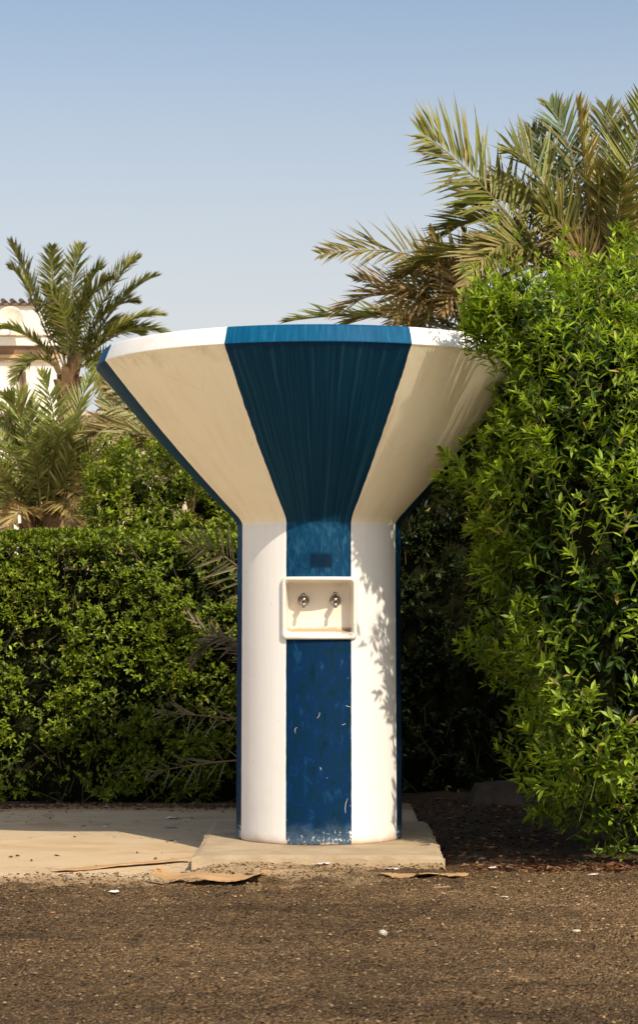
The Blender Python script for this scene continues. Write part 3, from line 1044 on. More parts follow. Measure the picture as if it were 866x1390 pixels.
# --- clipped hedge on the left
def hedge(name, label, x0, x1, yf, depth, h, seed, dens, colA, colB, Lr, face_noise=0.05, top_round=0.16, zbase=-0.04, sparse_right=None):
    r = np.random.default_rng(seed)
    root = thing(name, label, "hedge", ((x0 + x1) / 2, yf + depth / 2, zbase))
    off = np.array([(x0 + x1) / 2, yf + depth / 2, zbase])
    # cross-section path: up the front, round the shoulder, over the top
    n = int(dens * (x1 - x0) * (h + min(depth, 0.7)))
    s = r.uniform(0.0, h + min(depth, 0.7), n)
    x = r.uniform(x0, x1, n)
    rd = top_round
    front = s < h - rd
    arc_ = (~front) & (s < h - rd + rd * math.pi / 2)
    top = ~(front | arc_)
    a = np.clip((s - (h - rd)) / rd, 0, math.pi / 2)
    y = np.where(front, 0, np.where(arc_, rd * (1 - np.cos(a)), rd + s - (h - rd) - rd * math.pi / 2))
    z = np.where(front, s, np.where(arc_, h - rd + rd * np.sin(a), h))
    ny_ = np.where(front, -1, np.where(arc_, -np.cos(a), 0)); nz_ = np.where(front, 0, np.where(arc_, np.sin(a), 1))
    lean = 0.06 * (z / h) ** 2
    P = np.stack([x, yf + y + lean, zbase + z], -1)
    Nn = np.stack([np.zeros(n), ny_, nz_], -1).astype(float)
    lump = snoise(x * 1.0, z * 1.1 + y, seed + 1, f0=3.5, f1=18, n=18) + 0.8 * snoise(x, z, seed + 2, f0=1.2, f1=3, n=8)
    P += Nn * (face_noise * lump * np.where(nz_ > 0.35, 0.3, 1))[:, None]
    P1, kp, wgt = clumped(P, Nn, r, int(46 * (x1 - x0) * h), 0.11, 0.055, 0.38)
    P = np.where((nz_ > 0.35)[:, None], P + np.array([0, 0, 0.02]), P1)
    kp |= nz_ > 0.35
    A = nrm(Nn * 0.75 + np.array([0, 0, 0.45]) + r.normal(0, 0.33, P.shape))
    sl = r.uniform(0.05, 0.11, n)
    P0 = P - A * sl[:, None]
    # holes where the foliage is thin
    thin = snoise(x, z + y, seed + 3, f0=5, f1=16, n=16)
    keep = ((thin > -0.55) | (r.random(n) < 0.2) | (nz_ > 0.35)) & kp
    keep &= P0[:, 2] > zbase + 0.02
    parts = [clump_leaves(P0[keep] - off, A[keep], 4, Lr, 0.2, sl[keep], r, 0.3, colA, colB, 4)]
    foliage_mesh('foliage', parts, M['hedge_leaf'], root, 0.22, 0.15, (0.85, 0.95))
    # inner leaves, with shade put in as a darker colour
    m = int(n * 0.45)
    j = r.integers(0, n, m)
    Pi = P[j] - Nn[j] * r.uniform(0.12, 0.24, (m, 1))
    Ai = nrm(Nn[j] * 0.4 + r.normal(0, 0.6, (m, 3)))
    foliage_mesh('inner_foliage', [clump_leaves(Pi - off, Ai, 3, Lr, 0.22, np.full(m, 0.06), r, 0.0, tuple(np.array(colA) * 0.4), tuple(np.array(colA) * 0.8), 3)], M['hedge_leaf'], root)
    # solid near-black filler for the shade inside the hedge
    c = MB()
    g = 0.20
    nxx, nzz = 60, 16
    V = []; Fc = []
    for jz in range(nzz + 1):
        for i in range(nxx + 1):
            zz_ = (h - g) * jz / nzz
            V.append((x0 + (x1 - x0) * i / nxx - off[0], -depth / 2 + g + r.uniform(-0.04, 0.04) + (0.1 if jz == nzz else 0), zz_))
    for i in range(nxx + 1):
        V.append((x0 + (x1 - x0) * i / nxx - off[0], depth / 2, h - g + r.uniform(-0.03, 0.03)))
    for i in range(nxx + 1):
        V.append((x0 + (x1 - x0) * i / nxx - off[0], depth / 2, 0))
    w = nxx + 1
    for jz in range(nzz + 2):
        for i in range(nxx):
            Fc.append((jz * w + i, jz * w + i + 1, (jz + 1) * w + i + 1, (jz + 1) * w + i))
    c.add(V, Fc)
    # bare brown twigs showing near the shoulder and foot
    tw = c
    for k in range(int(90 * (x1 - x0))):
        xx = r.uniform(x0, x1); zz_ = h * r.choice([r.uniform(0.75, 0.98), r.uniform(0.02, 0.2), r.uniform(0.2, 0.8)])
        p = np.array([xx - off[0], -depth / 2 + r.uniform(0.0, 0.10), zz_])
        d = nrm(np.array([r.normal(0, 0.5), -0.3, r.uniform(0.3, 1)])) * r.uniform(0.06, 0.16)
        tw.tube([p - d, p, p + d * 0.4], [0.003, 0.0025, 0.0012], 4, mi=1, cap=False)
    c.build('dark_twig_core', [M['core'], M['stem']], root)
    return root


hedge('clipped_hedge', "clipped green hedge with small leaves to the left of the fountain", -3.6, 0.25, 2.68, 0.9, 1.655, 201, 1250,
      (0.042, 0.078, 0.007), (0.23, 0.29, 0.02), (0.022, 0.050))
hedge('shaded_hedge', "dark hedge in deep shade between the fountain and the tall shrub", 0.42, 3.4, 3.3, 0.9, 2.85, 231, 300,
      (0.010, 0.020, 0.004), (0.024, 0.042, 0.007), (0.04, 0.065), face_noise=0.08)  # leaf colours darkened further, painting in the deep shade

# --- leafy bush behind the hedge
def bush(name, label, lobes, seed, n, Lr, colA, colB, base):
    r = np.random.default_rng(seed)
    root = thing(name, label, "bush", base)
    off = np.array(base)
    P, Nn = lobes_points(lobes, n, r)
    lump = snoise(P[:, 0] + P[:, 1], P[:, 2] * 1.2, seed, f0=4, f1=12)
    P = P + Nn * (0.09 * lump)[:, None]
    A = nrm(Nn * 0.45 + np.array([0, 0, 0.75]) + r.normal(0, 0.25, P.shape))
    sl = r.uniform(0.12, 0.28, len(P))
    foliage_mesh('foliage', [clump_leaves(P - A * sl[:, None] * 0.8 - off, A, 8, Lr, 0.17, sl, r, 0.25, colA, colB, 5)], M['hedge_leaf'], root)
    core_mesh('dark_twig_core', [tuple(np.array(L) - np.array([*base, 0, 0, 0])) for L in lobes], 0.17, root, seed + 1)
    st = MB()
    for k in range(60):
        j = r.integers(0, len(P))
        a = P[j] - A[j] * 0.3 - off
        st.tube([a, P[j] - off], [0.005, 0.002], 4, cap=False)
    for k in range(5):
        q = np.array([r.uniform(-0.5, 0.5), r.uniform(-0.2, 0.2), 0])
        st.tube([q, q * 1.3 + np.array([0, 0, 1.0]), q * 1.6 + np.array([0, 0, 1.9])], [0.03, 0.022, 0.01], 6)
    st.build('stems', M['stem'], root)


def L_(px, py, Y, rx, rz, ry=None):
    p = at(px, py, Y); return (p[0], p[1], p[2], rx, ry or rx, rz)


bush('leafy_bush', "loose bright green bush rising behind the clipped hedge under the funnel",
     [L_(150, 690, 5, 0.24, 0.28), L_(190, 672, 5.2, 0.26, 0.26), L_(235, 668, 5.1, 0.28, 0.26), L_(285, 690, 5.2, 0.28, 0.25), L_(330, 700, 5.3, 0.3, 0.3), L_(155, 645, 5.4, 0.14, 0.14),
      L_(225, 730, 5.2, 0.5, 0.35), L_(315, 745, 5.2, 0.5, 0.35), L_(225, 800, 5.2, 0.55, 0.45), L_(315, 800, 5.2, 0.55, 0.45)],
     301, 4200, (0.04, 0.075), (0.05, 0.085, 0.008), (0.28, 0.33, 0.025), (-1.05, 5.2, 0))


# ------------------------------------------------------------------ palms
def frond(parent, off, P0, Pm, P2, leaf_len, n, face, r, dry=0.0, colA=(0.045, 0.075, 0.02), colB=(0.12, 0.14, 0.04), width=0.012, vee=0.35, droop=0.16,
          alpha=(62, 22), petiole=0.14, chaos=0.10, rach=0.014, dead=(0.36, 0.26, 0.12), name='frond'):
    """one palm leaf: rachis with two ranks of folded leaflets. face = direction the upper side looks to"""
    P0, Pm, P2 = (np.array(p, float) for p in (P0, Pm, P2))
    Pc = 2 * Pm - 0.5 * (P0 + P2)
    B = lambda t: ((1 - t) ** 2)[:, None] * P0 + (2 * t * (1 - t))[:, None] * Pc + (t * t)[:, None] * P2
    dB = lambda t: (2 * (1 - t))[:, None] * (Pc - P0) + (2 * t)[:, None] * (P2 - Pc)
    face = np.array(face, float)
    parts = []
    Vs, Ts, Qs, Cs = [], [], [], []
    nv = 0
    # rachis
    tt = np.linspace(0, 1, 14)
    pts = B(tt); T = nrm(dB(tt))
    S = nrm(np.cross(T, face)); Nn = np.cross(S, T)
    rr = rach * (1 - 0.86 * tt)
    ring = [(1.0, 0.0), (0.3, 0.5), (-0.3, 0.5), (-1.0, 0.0), (0.0, -0.7)]
    V = np.stack([pts + S * (a * rr)[:, None] + Nn * (b * rr)[:, None] for a, b in ring], 1).reshape(-1, 3)
    q = []
    for i in range(13):
        for k in range(5):
            q.append((i * 5 + k, i * 5 + (k + 1) % 5, (i + 1) * 5 + (k + 1) % 5, (i + 1) * 5 + k))
    Vs.append(V); Qs.append(np.array(q)); nv = len(V)
    rc = np.array((0.20, 0.17, 0.06)) * (1 - dry) + np.array((0.30, 0.19, 0.08)) * dry
    Cs.append(np.repeat(rc[None], nv, 0))
    for side in (-1, 1):
        t = petiole + (1 - petiole) * (np.arange(n) + 0.5 + r.uniform(-0.25, 0.25, n)) / n
        t = np.clip(t, 0, 1)
        u = (t - petiole) / (1 - petiole)
        p = B(t); T = nrm(dB(t))
        S = nrm(np.cross(T, face)); Nn = np.cross(S, T)
        al = np.radians(alpha[0] + (alpha[1] - alpha[0]) * u) + r.normal(0, chaos, n)
        D = T * np.cos(al)[:, None] + S * (side * np.sin(al))[:, None] + Nn * (vee + r.normal(0, chaos, n))[:, None]
        D = nrm(D + r.normal(0, chaos * 0.6, (n, 3)))
        D = nrm(D + np.array([0, 0, -1.0]) * (droop * r.uniform(0.3, 1.2, n))[:, None])
        L = leaf_len * (0.45 + 1.9 * u * (1 - u) * 1.35 - 0.18 * u) * r.uniform(0.82, 1.12, n)
        L = np.maximum(L, leaf_len * 0.28)
        W = np.full(n, width) * r.uniform(0.8, 1.2, n)
        U = nrm(Nn + S * (side * -0.5) + r.normal(0, 0.2, (n, 3)))
        keep = r.random(n) > 0.04 + 0.14 * dry
        v, tr, qd = leaf_arrays(p[keep], D[keep], U[keep], L[keep], W[keep], 0.45, 0.10, (1.0, 0.85), (0.16, 0.58))
        k = keep.sum()
        mixv = np.clip(r.normal(0.4, 0.25, (k, 1)), 0, 1)
        c = np.array(colA) * (1 - mixv) + np.array(colB) * mixv
        dd = np.clip(dry + r.normal(0, 0.22, (k, 1)) * (dry > 0.02), 0, 1)
        dead_c = np.array(dead) * r.uniform(0.6, 1.25, (k, 1))
        c = c * (1 - dd) + dead_c * dd
        c8 = np.repeat(c[:, None], 8, 1)
        tip = np.clip(0.20 + 0.6 * dry, 0, 0.8)
        c8[:, 7] = c8[:, 7] * (1 - tip) + np.array((0.26, 0.17, 0.06)) * tip
        Vs.append(v); Ts.append(tr + nv); Qs.append(qd + nv); Cs.append(c8.reshape(-1, 3)); nv += len(v)
    o = np_mesh(name, np.concatenate(Vs) - off, [np.concatenate(Ts), np.concatenate(Qs)], np.concatenate(Cs), M['palm_leaf'], parent)
    return o


def palm_trunk(parent, off, base, top, r0, r1, seed, boots=True):
    r = np.random.default_rng(seed)
    base = np.array(base, float) - off; top = np.array(top, float) - off
    m = MB()
    n = 14
    pts = [base + (top - base) * k / n for k in range(n + 1)]
    m.tube(pts, [r0 + (r1 - r0) * k / n for k in range(n + 1)], 12)
    H_ = np.linalg.norm(top - base)
    k = 0
    z = 0.0
    ax = (top - base) / H_
    while z < H_:
        f = z / H_
        rad = r0 + (r1 - r0) * f
        a = k * 2.399
        c = base + (top - base) * f
        d = np.array([math.cos(a), math.sin(a), 0]); s = np.array([-math.sin(a), math.cos(a), 0])
        w = rad * 0.55
        h = 0.10 + 0.05 * r.random() + 0.16 * max(0, f - 0.75) / 0.25
        o_ = rad * (0.20 + 0.35 * max(0, f - 0.8) / 0.2) + 0.02
        vs = [c + d * rad * 0.9 + s * w, c + d * rad * 0.9 - s * w, c + d * (rad + o_) + s * w * 0.6 + ax * h, c + d * (rad + o_) - s * w * 0.6 + ax * h,
              c + d * rad * 0.85 + s * w * 0.6 + ax * h, c + d * rad * 0.85 - s * w * 0.6 + ax * h]
        m.add(vs, [(0, 1, 3, 2), (2, 3, 5, 4), (0, 2, 4), (1, 5, 3)])
        z += 0.035 if H_ < 3 else 0.05
        k += 1
    return m.build('trunk', M['trunk'], parent)


def up_face(P0, P2, tilt=0.0):
    """upper side of an arching leaf: up, leaning back towards the crown"""
    d = np.array(P2) - np.array(P0); d = d / np.linalg.norm(d)
    f = np.array([0, 0, 1.0]) - d * d[2]
    if np.linalg.norm(f) < 0.25:
        f = np.array([0, -1.0, 0.2])
    f = f / np.linalg.norm(f)
    return f


def palm(label, crown, foot, trunk_r, listed, seed, nrand, rlen, leaf_len, n, width, dryr=(0.0, 0.15), colA=(0.045, 0.075, 0.02), colB=(0.12, 0.14, 0.04),
         rand_el=(10, 75), rach=0.02, name='palm_tree', depth_sd=0.25, group="date palms behind the fountain", droop=0.16, az=(0, 360), dead=(0.36, 0.26, 0.12)):
    r = np.random.default_rng(seed)
    foot = np.array(foot, float); crown = np.array(crown, float)
    root = thing(name, label, "palm tree", tuple(foot), group)
    off = foot
    palm_trunk(root, off, foot, crown - np.array([0, 0, 0.05]), trunk_r, trunk_r * 0.85, seed)
    for spec in listed:
        (b, m_, t_), kw = spec
        fr = dict(dry=r.uniform(*dryr), leaf_len=leaf_len, n=n, width=width, colA=colA, colB=colB, rach=rach, droop=droop, dead=dead)
        fc = kw.pop('face', None)
        fr.update(kw)
        if fc is None:
            fc = up_face(b, t_)
        frond(root, off, b, m_, t_, face=fc, r=r, **fr)
    for k in range(nrand):
        a = R(r.uniform(*az)); e = R(rand_el[0] + (rand_el[1] - rand_el[0]) * ((k + 0.5) / nrand))
        L = rlen * r.uniform(0.8, 1.1)
        d = np.array([math.cos(a) * math.cos(e), math.sin(a) * math.cos(e), math.sin(e)])
        b = crown + np.array([math.cos(a), math.sin(a), 0]) * trunk_r * 0.5
        m_ = b + d * L * 0.52 + np.array([0, 0, 0.05 * L])
        out = np.array([math.cos(a), math.sin(a), 0])
        t_ = b + d * L * 0.86 + out * L * 0.12 - np.array([0, 0, 0.20 * L * math.cos(e) + 0.02])
        frond(root, off, b, m_, t_, face=up_face(b, t_) + r.normal(0, 0.25, 3), r=r, dry=r.uniform(*dryr), leaf_len=leaf_len, n=n, width=width, colA=colA, colB=colB, rach=rach, droop=droop, dead=dead)
    return root


def tri(Y0, Y1, *pts):
    """base, middle, tip given as photo pixels, running from depth Y0 to Y1"""
    out = []
    for k, (a, b) in enumerate(pts):
        out.append(at(a, b, Y0 + (Y1 - Y0) * k / 2))
    return out


CAMF = np.array([0, -1.0, 0.0])     # a leaf whose upper side looks towards the road
# A: tall dark palm on the left
YA = 20
crA = at(92, 505, YA)
fA = at(112, 845, YA)
fA[2] = 0
palm("tall dark green date palm with upright feathery crown standing left behind the hedge", crA, fA, 0.16, [
    (tri(YA, YA - .3, (88, 500), (40, 385), (14, 331)), dict(colB=(0.22, 0.22, 0.05))),
    (tri(YA, YA + .2, (84, 505), (42, 402), (17, 366)), {}),
    (tri(YA, YA - .4, (90, 500), (74, 400), (71, 335)), dict(face=(0.2, -1, 0.3))),
    (tri(YA, YA + .3, (94, 500), (99, 395), (111, 334)), dict(face=(-0.3, -1, 0.2))),
    (tri(YA, YA - .7, (96, 500), (118, 400), (138, 366)), dict(face=(-0.4, -0.5, 0.8))),
    (tri(YA, YA - .2, (98, 500), (146, 400), (188, 350)), dict(face=(-0.6, -0.6, 0.5))),
    (tri(YA, YA + .2, (100, 505), (160, 415), (213, 375)), dict(face=(-0.5, -0.3, 0.8), colB=(0.20, 0.20, 0.05))),
    (tri(YA, YA - .1, (100, 508), (160, 445), (222, 428)), dict(face=(-0.1, -0.3, 1))),
    (tri(YA, YA - .1, (86, 508), (40, 458), (-6, 448)), dict(face=(0.1, -0.3, 1))),
    (tri(YA, YA - .4, (86, 510), (50, 488), (20, 520)), dict(face=(0.1, -0.3, 1))),
    (tri(YA, YA - .5, (98, 510), (128, 498), (142, 550)), dict(face=(-0.2, -0.4, 1))),
    (tri(YA, YA - .6, (92, 505), (88, 430), (60, 390)), dict(face=(0.1, -0.8, 0.6))),
    (tri(YA, YA - .6, (92, 505), (108, 440), (125, 395)), dict(face=(-0.2, -0.8, 0.6))),
    
], 403, 9, 1.6, 0.36, 56, 0.014, (0.0, 0.10), colA=(0.042, 0.070, 0.011), colB=(0.25, 0.26, 0.035), rand_el=(5, 80), az=(-60, 150))

# B: paler low palm in front of it
YB = 9
crB = at(58, 712, YB)
fB = crB.copy(); fB[2] = 0
cA, cB = (0.14, 0.19, 0.04), (0.38, 0.42, 0.11)
palm("pale green low date palm with fronds fanning up just behind the left hedge", crB, fB, 0.17, [
    (tri(YB, YB - .3, (60, 710), (76, 600), (57, 505)), dict(face=(0.3, -1, 0.2))),
    (tri(YB, YB - .1, (55, 712), (46, 600), (24, 532)), dict(face=(0.5, -0.8, 0.4))),
    (tri(YB, YB + .2, (62, 712), (92, 600), (122, 515)), dict(face=(-0.4, -0.8, 0.4))),
    (tri(YB, YB + .1, (64, 712), (112, 630), (152, 560)), dict(face=(-0.5, -0.6, 0.6))),
    (tri(YB, YB - .2, (66, 714), (110, 650), (150, 625)), dict(face=(-0.3, -0.4, 1), dry=0.2)),
    (tri(YB, YB - .1, (50, 712), (22, 630), (-20, 575)), dict(face=(0.4, -0.6, 0.6))),
    (tri(YB, YB - .3, (50, 714), (14, 645), (-25, 640)), dict(face=(0.2, -0.5, 0.9), dry=0.25)),
    (tri(YB, YB - .5, (50, 716), (18, 672), (-14, 700)), dict(face=(0.1, -0.5, 0.9), dry=0.35)),
    (tri(YB, YB - .5, (64, 716), (92, 665), (118, 695)), dict(face=(-0.1, -0.5, 0.9), dry=0.85)),
    (tri(YB, YB - .6, (60, 716), (80, 682), (104, 716)), dict(face=(-0.1, -0.5, 0.9), dry=0.95)),
    (tri(YB, YB - .6, (54, 718), (36, 690), (8, 722)), dict(face=(0.1, -0.5, 0.9), dry=0.9)),
    (tri(YB, YB - .5, (58, 714), (64, 640), (50, 590)), dict(face=(0.1, -1, 0.3))),
    (tri(YB, YB - .5, (60, 714), (86, 660), (100, 612)), dict(face=(-0.3, -1, 0.3))),
], 411, 30, 1.4, 0.32, 44, 0.011, (0.05, 0.35), colA=cA, colB=cB, rand_el=(15, 82), rach=0.016)

# C: greyish fronds under the left edge of the funnel
YC = 7.5
crC = at(285, 690, YC)
fC = crC.copy(); fC[2] = 0
palm("greyish green date palm whose drooping fronds show beneath the funnel's left edge", crC, fC, 0.17, [
    (tri(YC, YC - .3, (280, 700), (222, 585), (140, 552)), dict(face=(0.3, -0.8, 0.5), alpha=(70, 30), width=0.014)),
    (tri(YC, YC - .4, (280, 700), (215, 610), (140, 640)), dict(face=(0.0, -0.7, 0.8))),
    (tri(YC, YC - .5, (280, 700), (215, 640), (165, 690)), dict(face=(0.0, -0.6, 0.8), dry=0.6)),
    (tri(YC, YC + .3, (280, 695), (215, 555), (165, 500)), dict(face=(0.5, -0.8, 0.4))),
    (tri(YC, YC - .2, (282, 695), (205, 565), (150, 525)), dict(face=(0.4, -0.8, 0.4), dry=0.8)),
    (tri(YC, YC - .1, (282, 695), (230, 560), (180, 560)), dict(face=(0.4, -0.8, 0.4), dry=0.5)),
    (tri(YC, YC - .4, (280, 700), (200, 590), (128, 590)), dict(face=(0.2, -0.8, 0.5), dry=0.75)),
    (tri(YC, YC + .2, (285, 690), (270, 560), (240, 470)), dict(face=(0.2, -0.9, 0.4))),
], 421, 20, 1.3, 0.36, 44, 0.012, (0.1, 0.4), colA=(0.18, 0.20, 0.085), colB=(0.40, 0.41, 0.20), rand_el=(15, 80), rach=0.016)

# D: big palm on the right
YD = 3.4
crD = at(808, 395, YD)
fD = crD.copy(); fD[2] = 0
gA, gB = (0.10, 0.135, 0.025), (0.32, 0.34, 0.07)
tA, tB = (0.07, 0.115, 0.042), (0.22, 0.28, 0.11)
palm("big date palm with long arching olive fronds rising over the tall shrub on the right", crD, fD, 0.17, [
    (tri(YD, YD - .5, (775, 415), (668, 268), (572, 182)), dict(face=(0.35, -0.8, 0.45), dry=0.2, alpha=(68, 34), vee=0.18, n=62, leaf_len=0.50, droop=0.1)),
    (tri(YD, YD - .2, (790, 400), (742, 262), (690, 203)), dict(face=(0.75, -0.6, 0.2), dry=0.15, colA=tA, n=46)),
    (tri(YD, YD + .2, (800, 385), (782, 240), (746, 142)), dict(face=(0.2, -0.9, 0.3), colA=tA, colB=tB, leaf_len=0.32)),
    (tri(YD, YD + .3, (800, 390), (762, 265), (722, 178)), dict(face=(0.4, -0.7, 0.4), colA=tA, colB=tB, leaf_len=0.34)),
    (tri(YD, YD - .3, (806, 395), (795, 250), (782, 140)), dict(face=(0.9, -0.3, 0.2), dry=0.55, leaf_len=0.28)),
    (tri(YD, YD + .1, (815, 385), (826, 240), (822, 150)), dict(face=(-0.1, -1, 0.2), colA=tA, colB=tB, leaf_len=0.33)),
    (tri(YD, YD - .1, (822, 390), (852, 250), (884, 130)), dict(face=(-0.3, -0.9, 0.3), leaf_len=0.36)),
    (tri(YD, YD - .2, (820, 395), (880, 280), (950, 230)), dict(face=(-0.4, -0.6, 0.6))),
    (tri(YD, YD - .3, (815, 400), (843, 320), (905, 330)), dict(face=(-0.2, -0.8, 0.6), dry=0.75)),
    (tri(YD, YD - .4, (815, 400), (838, 300), (842, 235)), dict(face=(-0.5, -0.8, 0.2), dry=0.35)),
    (tri(YD, YD - .4, (812, 400), (812, 300), (808, 222)), dict(face=(0.8, -0.6, 0.0), dry=0.45, leaf_len=0.16, n=20, petiole=0.55, alpha=(30, 12))),
    (tri(YD, YD - .7, (790, 405), (690, 340), (632, 392)), dict(face=(0.2, -0.7, 0.8), dry=0.6, droop=0.4, leaf_len=0.34)),
    (tri(YD, YD - .5, (785, 410), (720, 340), (668, 340)), dict(face=(0.2, -0.7, 0.8), dry=0.5, droop=0.3)),
    (tri(YD, YD - .4, (800, 405), (770, 320), (735, 290)), dict(face=(0.3, -0.9, 0.4), dry=0.3)),
    (tri(YD, YD - .5, (805, 405), (790, 350), (760, 345)), dict(face=(0.1, -0.9, 0.4), dry=0.8, leaf_len=0.28)),
    (tri(YD, YD - .5, (815, 405), (850, 350), (880, 380)), dict(face=(-0.1, -0.9, 0.4), dry=0.8, leaf_len=0.3)),
], 431, 10, 1.35, 0.38, 54, 0.0105, (0.0, 0.28), colA=gA, colB=gB, rand_el=(5, 62), rach=0.017, az=(15, 165))

# E: drier palm whose fronds hang over the funnel rim
YE = 4.2
crE = at(665, 455, YE)
fE = crE.copy(); fE[2] = 0
palm("half dried brownish date palm with fronds lying just above the funnel rim", crE, fE, 0.17, [
    (tri(YE, YE - .4, (660, 400), (555, 346), (436, 346)), dict(face=(0.15, -0.8, 0.6), dry=0.35, colB=(0.26, 0.22, 0.05), alpha=(52, 24), n=50)),
    (tri(YE, YE - .5, (665, 425), (570, 400), (484, 380)), dict(face=(0.1, -0.7, 0.8), dry=0.8, dead=(0.32, 0.20, 0.085))),
    (tri(YE, YE - .3, (660, 420), (600, 380), (520, 420)), dict(face=(0.1, -0.7, 0.8), dry=0.85)),
    (tri(YE, YE - .4, (655, 440), (590, 405), (530, 440)), dict(face=(0.1, -0.8, 0.8), dry=0.7)),
    (tri(YE, YE - .2, (655, 440), (610, 370), (583, 308)), dict(face=(0.3, -0.9, 0.1), leaf_len=0.14, n=30, alpha=(25, 10))),
    (tri(YE, YE - .2, (660, 430), (640, 365), (627, 308)), dict(face=(0.3, -0.9, 0.1), leaf_len=0.14, n=30, dry=0.4, alpha=(30, 10))),
    (tri(YE, YE - .3, (660, 430), (625, 372), (570, 352)), dict(face=(0.2, -0.9, 0.4), dry=0.6)),
    (tri(YE, YE - .5, (665, 435), (640, 390), (598, 425)), dict(face=(0.2, -0.9, 0.4), dry=0.95)),
    (tri(YE, YE - .4, (668, 435), (680, 380), (700, 370)), dict(face=(-0.2, -0.9, 0.4), dry=0.7)),
    (tri(YE, YE + .3, (650, 455), (520, 430), (392, 436)), dict(face=(0.0, -0.4, 1), dry=0.1, alpha=(50, 22))),
    (tri(YE, YE + .5, (650, 455), (550, 425), (470, 440)), dict(face=(0.0, -0.5, 1), dry=0.45)),
    (tri(YE, YE - .1, (655, 450), (600, 425), (560, 450)), dict(face=(0.0, -0.5, 1), dry=0.7)),
], 441, 10, 1.1, 0.32, 46, 0.0082, (0.3, 0.85), colA=gA, colB=gB, rand_el=(-10, 55), rach=0.014, az=(20, 200), dead=(0.42, 0.29, 0.13))

# F: low palm right behind the column; its fronds lie against the hedge
YF = 2.1
crF = at(400, 900, YF)
fF = crF.copy(); fF[2] = 0
palm("low young palm behind the column with thin tan fronds lying against the hedge", crF, fF, 0.12, [
    (tri(YF, YF + .15, (380, 850), (322, 768), (250, 737)), dict(face=(0.5, -0.6, -0.6), dry=0.55, dead=(0.30, 0.26, 0.15), n=24, leaf_len=0.26, alpha=(75, 35), vee=0.1)),
    (tri(YF, YF + .2, (390, 925), (318, 882), (252, 832)), dict(face=(0.3, -0.9, 0.3), dry=0.95, dead=(0.26, 0.19, 0.13), n=26, leaf_len=0.14, alpha=(35, 15))),
    (tri(YF, YF + .2, (395, 930), (310, 865), (262, 905)), dict(face=(0.1, -0.5, 0.8), dry=0.95, dead=(0.14, 0.11, 0.07), n=18, leaf_len=0.2, droop=0.8)),
    (tri(YF, YF + .1, (395, 985), (300, 974), (214, 966)), dict(face=(0.05, -1, 0.1), dry=0.9, dead=(0.22, 0.18, 0.12), n=17, leaf_len=0.20, alpha=(58, 32), vee=0.05, width=0.0042, droop=0.12, chaos=0.2)),
    (tri(YF, YF + .1, (395, 1030), (300, 1034), (196, 1050)), dict(face=(0.05, -1, 0.1), dry=0.9, dead=(0.20, 0.165, 0.11), n=17, leaf_len=0.20, alpha=(58, 32), vee=0.05, width=0.0042, droop=0.12, chaos=0.2)),
], 451, 5, 0.6, 0.2, 24, 0.008, (0.3, 0.8), rand_el=(30, 80), rach=0.009, group="date palms behind the fountain", az=(60, 120))


# ------------------------------------------------------------------ building at the back
M['wall'] = plain_mat('white render', (0.74, 0.70, 0.63), 0.85, nscale=2.0, var=0.08)
M['beige'] = plain_mat('beige render', (0.46, 0.38, 0.28), 0.85, nscale=1.5, var=0.15)
M['ochre'] = plain_mat('ochre trim', (0.48, 0.32, 0.15), 0.85, nscale=3.0)
M['brown'] = plain_mat('brown shaded cladding', (0.20, 0.12, 0.075), 0.85, nscale=3.0)
M['rooftile'] = plain_mat('dark roof edge tiles', (0.07, 0.055, 0.05), 0.8)
M['glass'] = plain_mat('dark window glass', (0.03, 0.035, 0.04), 0.1, spec=0.6)
M['frame'] = plain_mat('brown window frame', (0.12, 0.06, 0.035), 0.6)
YBD = 38.0
SB = (CD + YBD) / F


def bx_(px):
    return CX + (px - HX) * SB


def bz_(py):
    return CZ + (HY - py) * SB


bd = thing('villa', "white flat roofed villa with ochre cornice seen behind the left palms", "house", (bx_(0), YBD + 4, 0))
off = np.array([bx_(0), YBD + 4, 0])


def bpart(name, mat, boxes, parent=None):
    m = MB()
    for x0, x1, y0, y1, z0, z1 in boxes:
        m.box(x0 - off[0], x1 - off[0], y0 - off[1], y1 - off[1], z0, z1)
    return m.build(name, mat, parent or bd)


XL, XR = bx_(-420), bx_(78)
ZR = bz_(415)
bpart('wall', M['wall'], [(XL, XR, YBD, YBD + 3.5, bz_(655), ZR)])
bpart('ground_floor', M['brown'], [(XL + .02, XR - .02, YBD + 1.2, YBD + 3.4, 0, bz_(655) - .01)])
bpart('wing', M['beige'], [(XR + .01, bx_(330), YBD + 1.5, YBD + 7.5, 0, bz_(556))])
bpart('wing_parapet', M['beige'], [(XR + .01, bx_(330) + .1, YBD + 1.38, YBD + 7.6, bz_(556) + .005, bz_(551))])
bpart('roof', M['brown'], [(XL - .1, XR + .1, YBD - .1, YBD + 3.6, ZR + .005, ZR + .05)])
m = MB()
k = XL
while k < XR + .05:
    m.tube([(k - off[0], YBD - .16 - off[1], ZR + .10), (k - off[0], YBD + 1.2 - off[1], ZR + .14)], 0.055, 6)
    k += 0.21
m.build('roof_tiles', M['rooftile'], bd)
bpart('cornice', M['wall'], [(XL, XR + .12, YBD - .16, YBD - .003, bz_(470), bz_(458))])
bpart('cornice_line', M['ochre'], [(XL, XR + .16, YBD - .20, YBD - .003, bz_(457.6), bz_(456.3))])
bpart('cornice_band', M['brown'], [(XL, XR + .06, YBD - .07, YBD - .003, bz_(482), bz_(470.3))])
bpart('cornice_moulding', M['ochre'], [(XL, XR + .10, YBD - .13, YBD - .003, bz_(487), bz_(482.3)), (XL, XR + .08, YBD - .1, YBD - .003, bz_(491), bz_(490))])
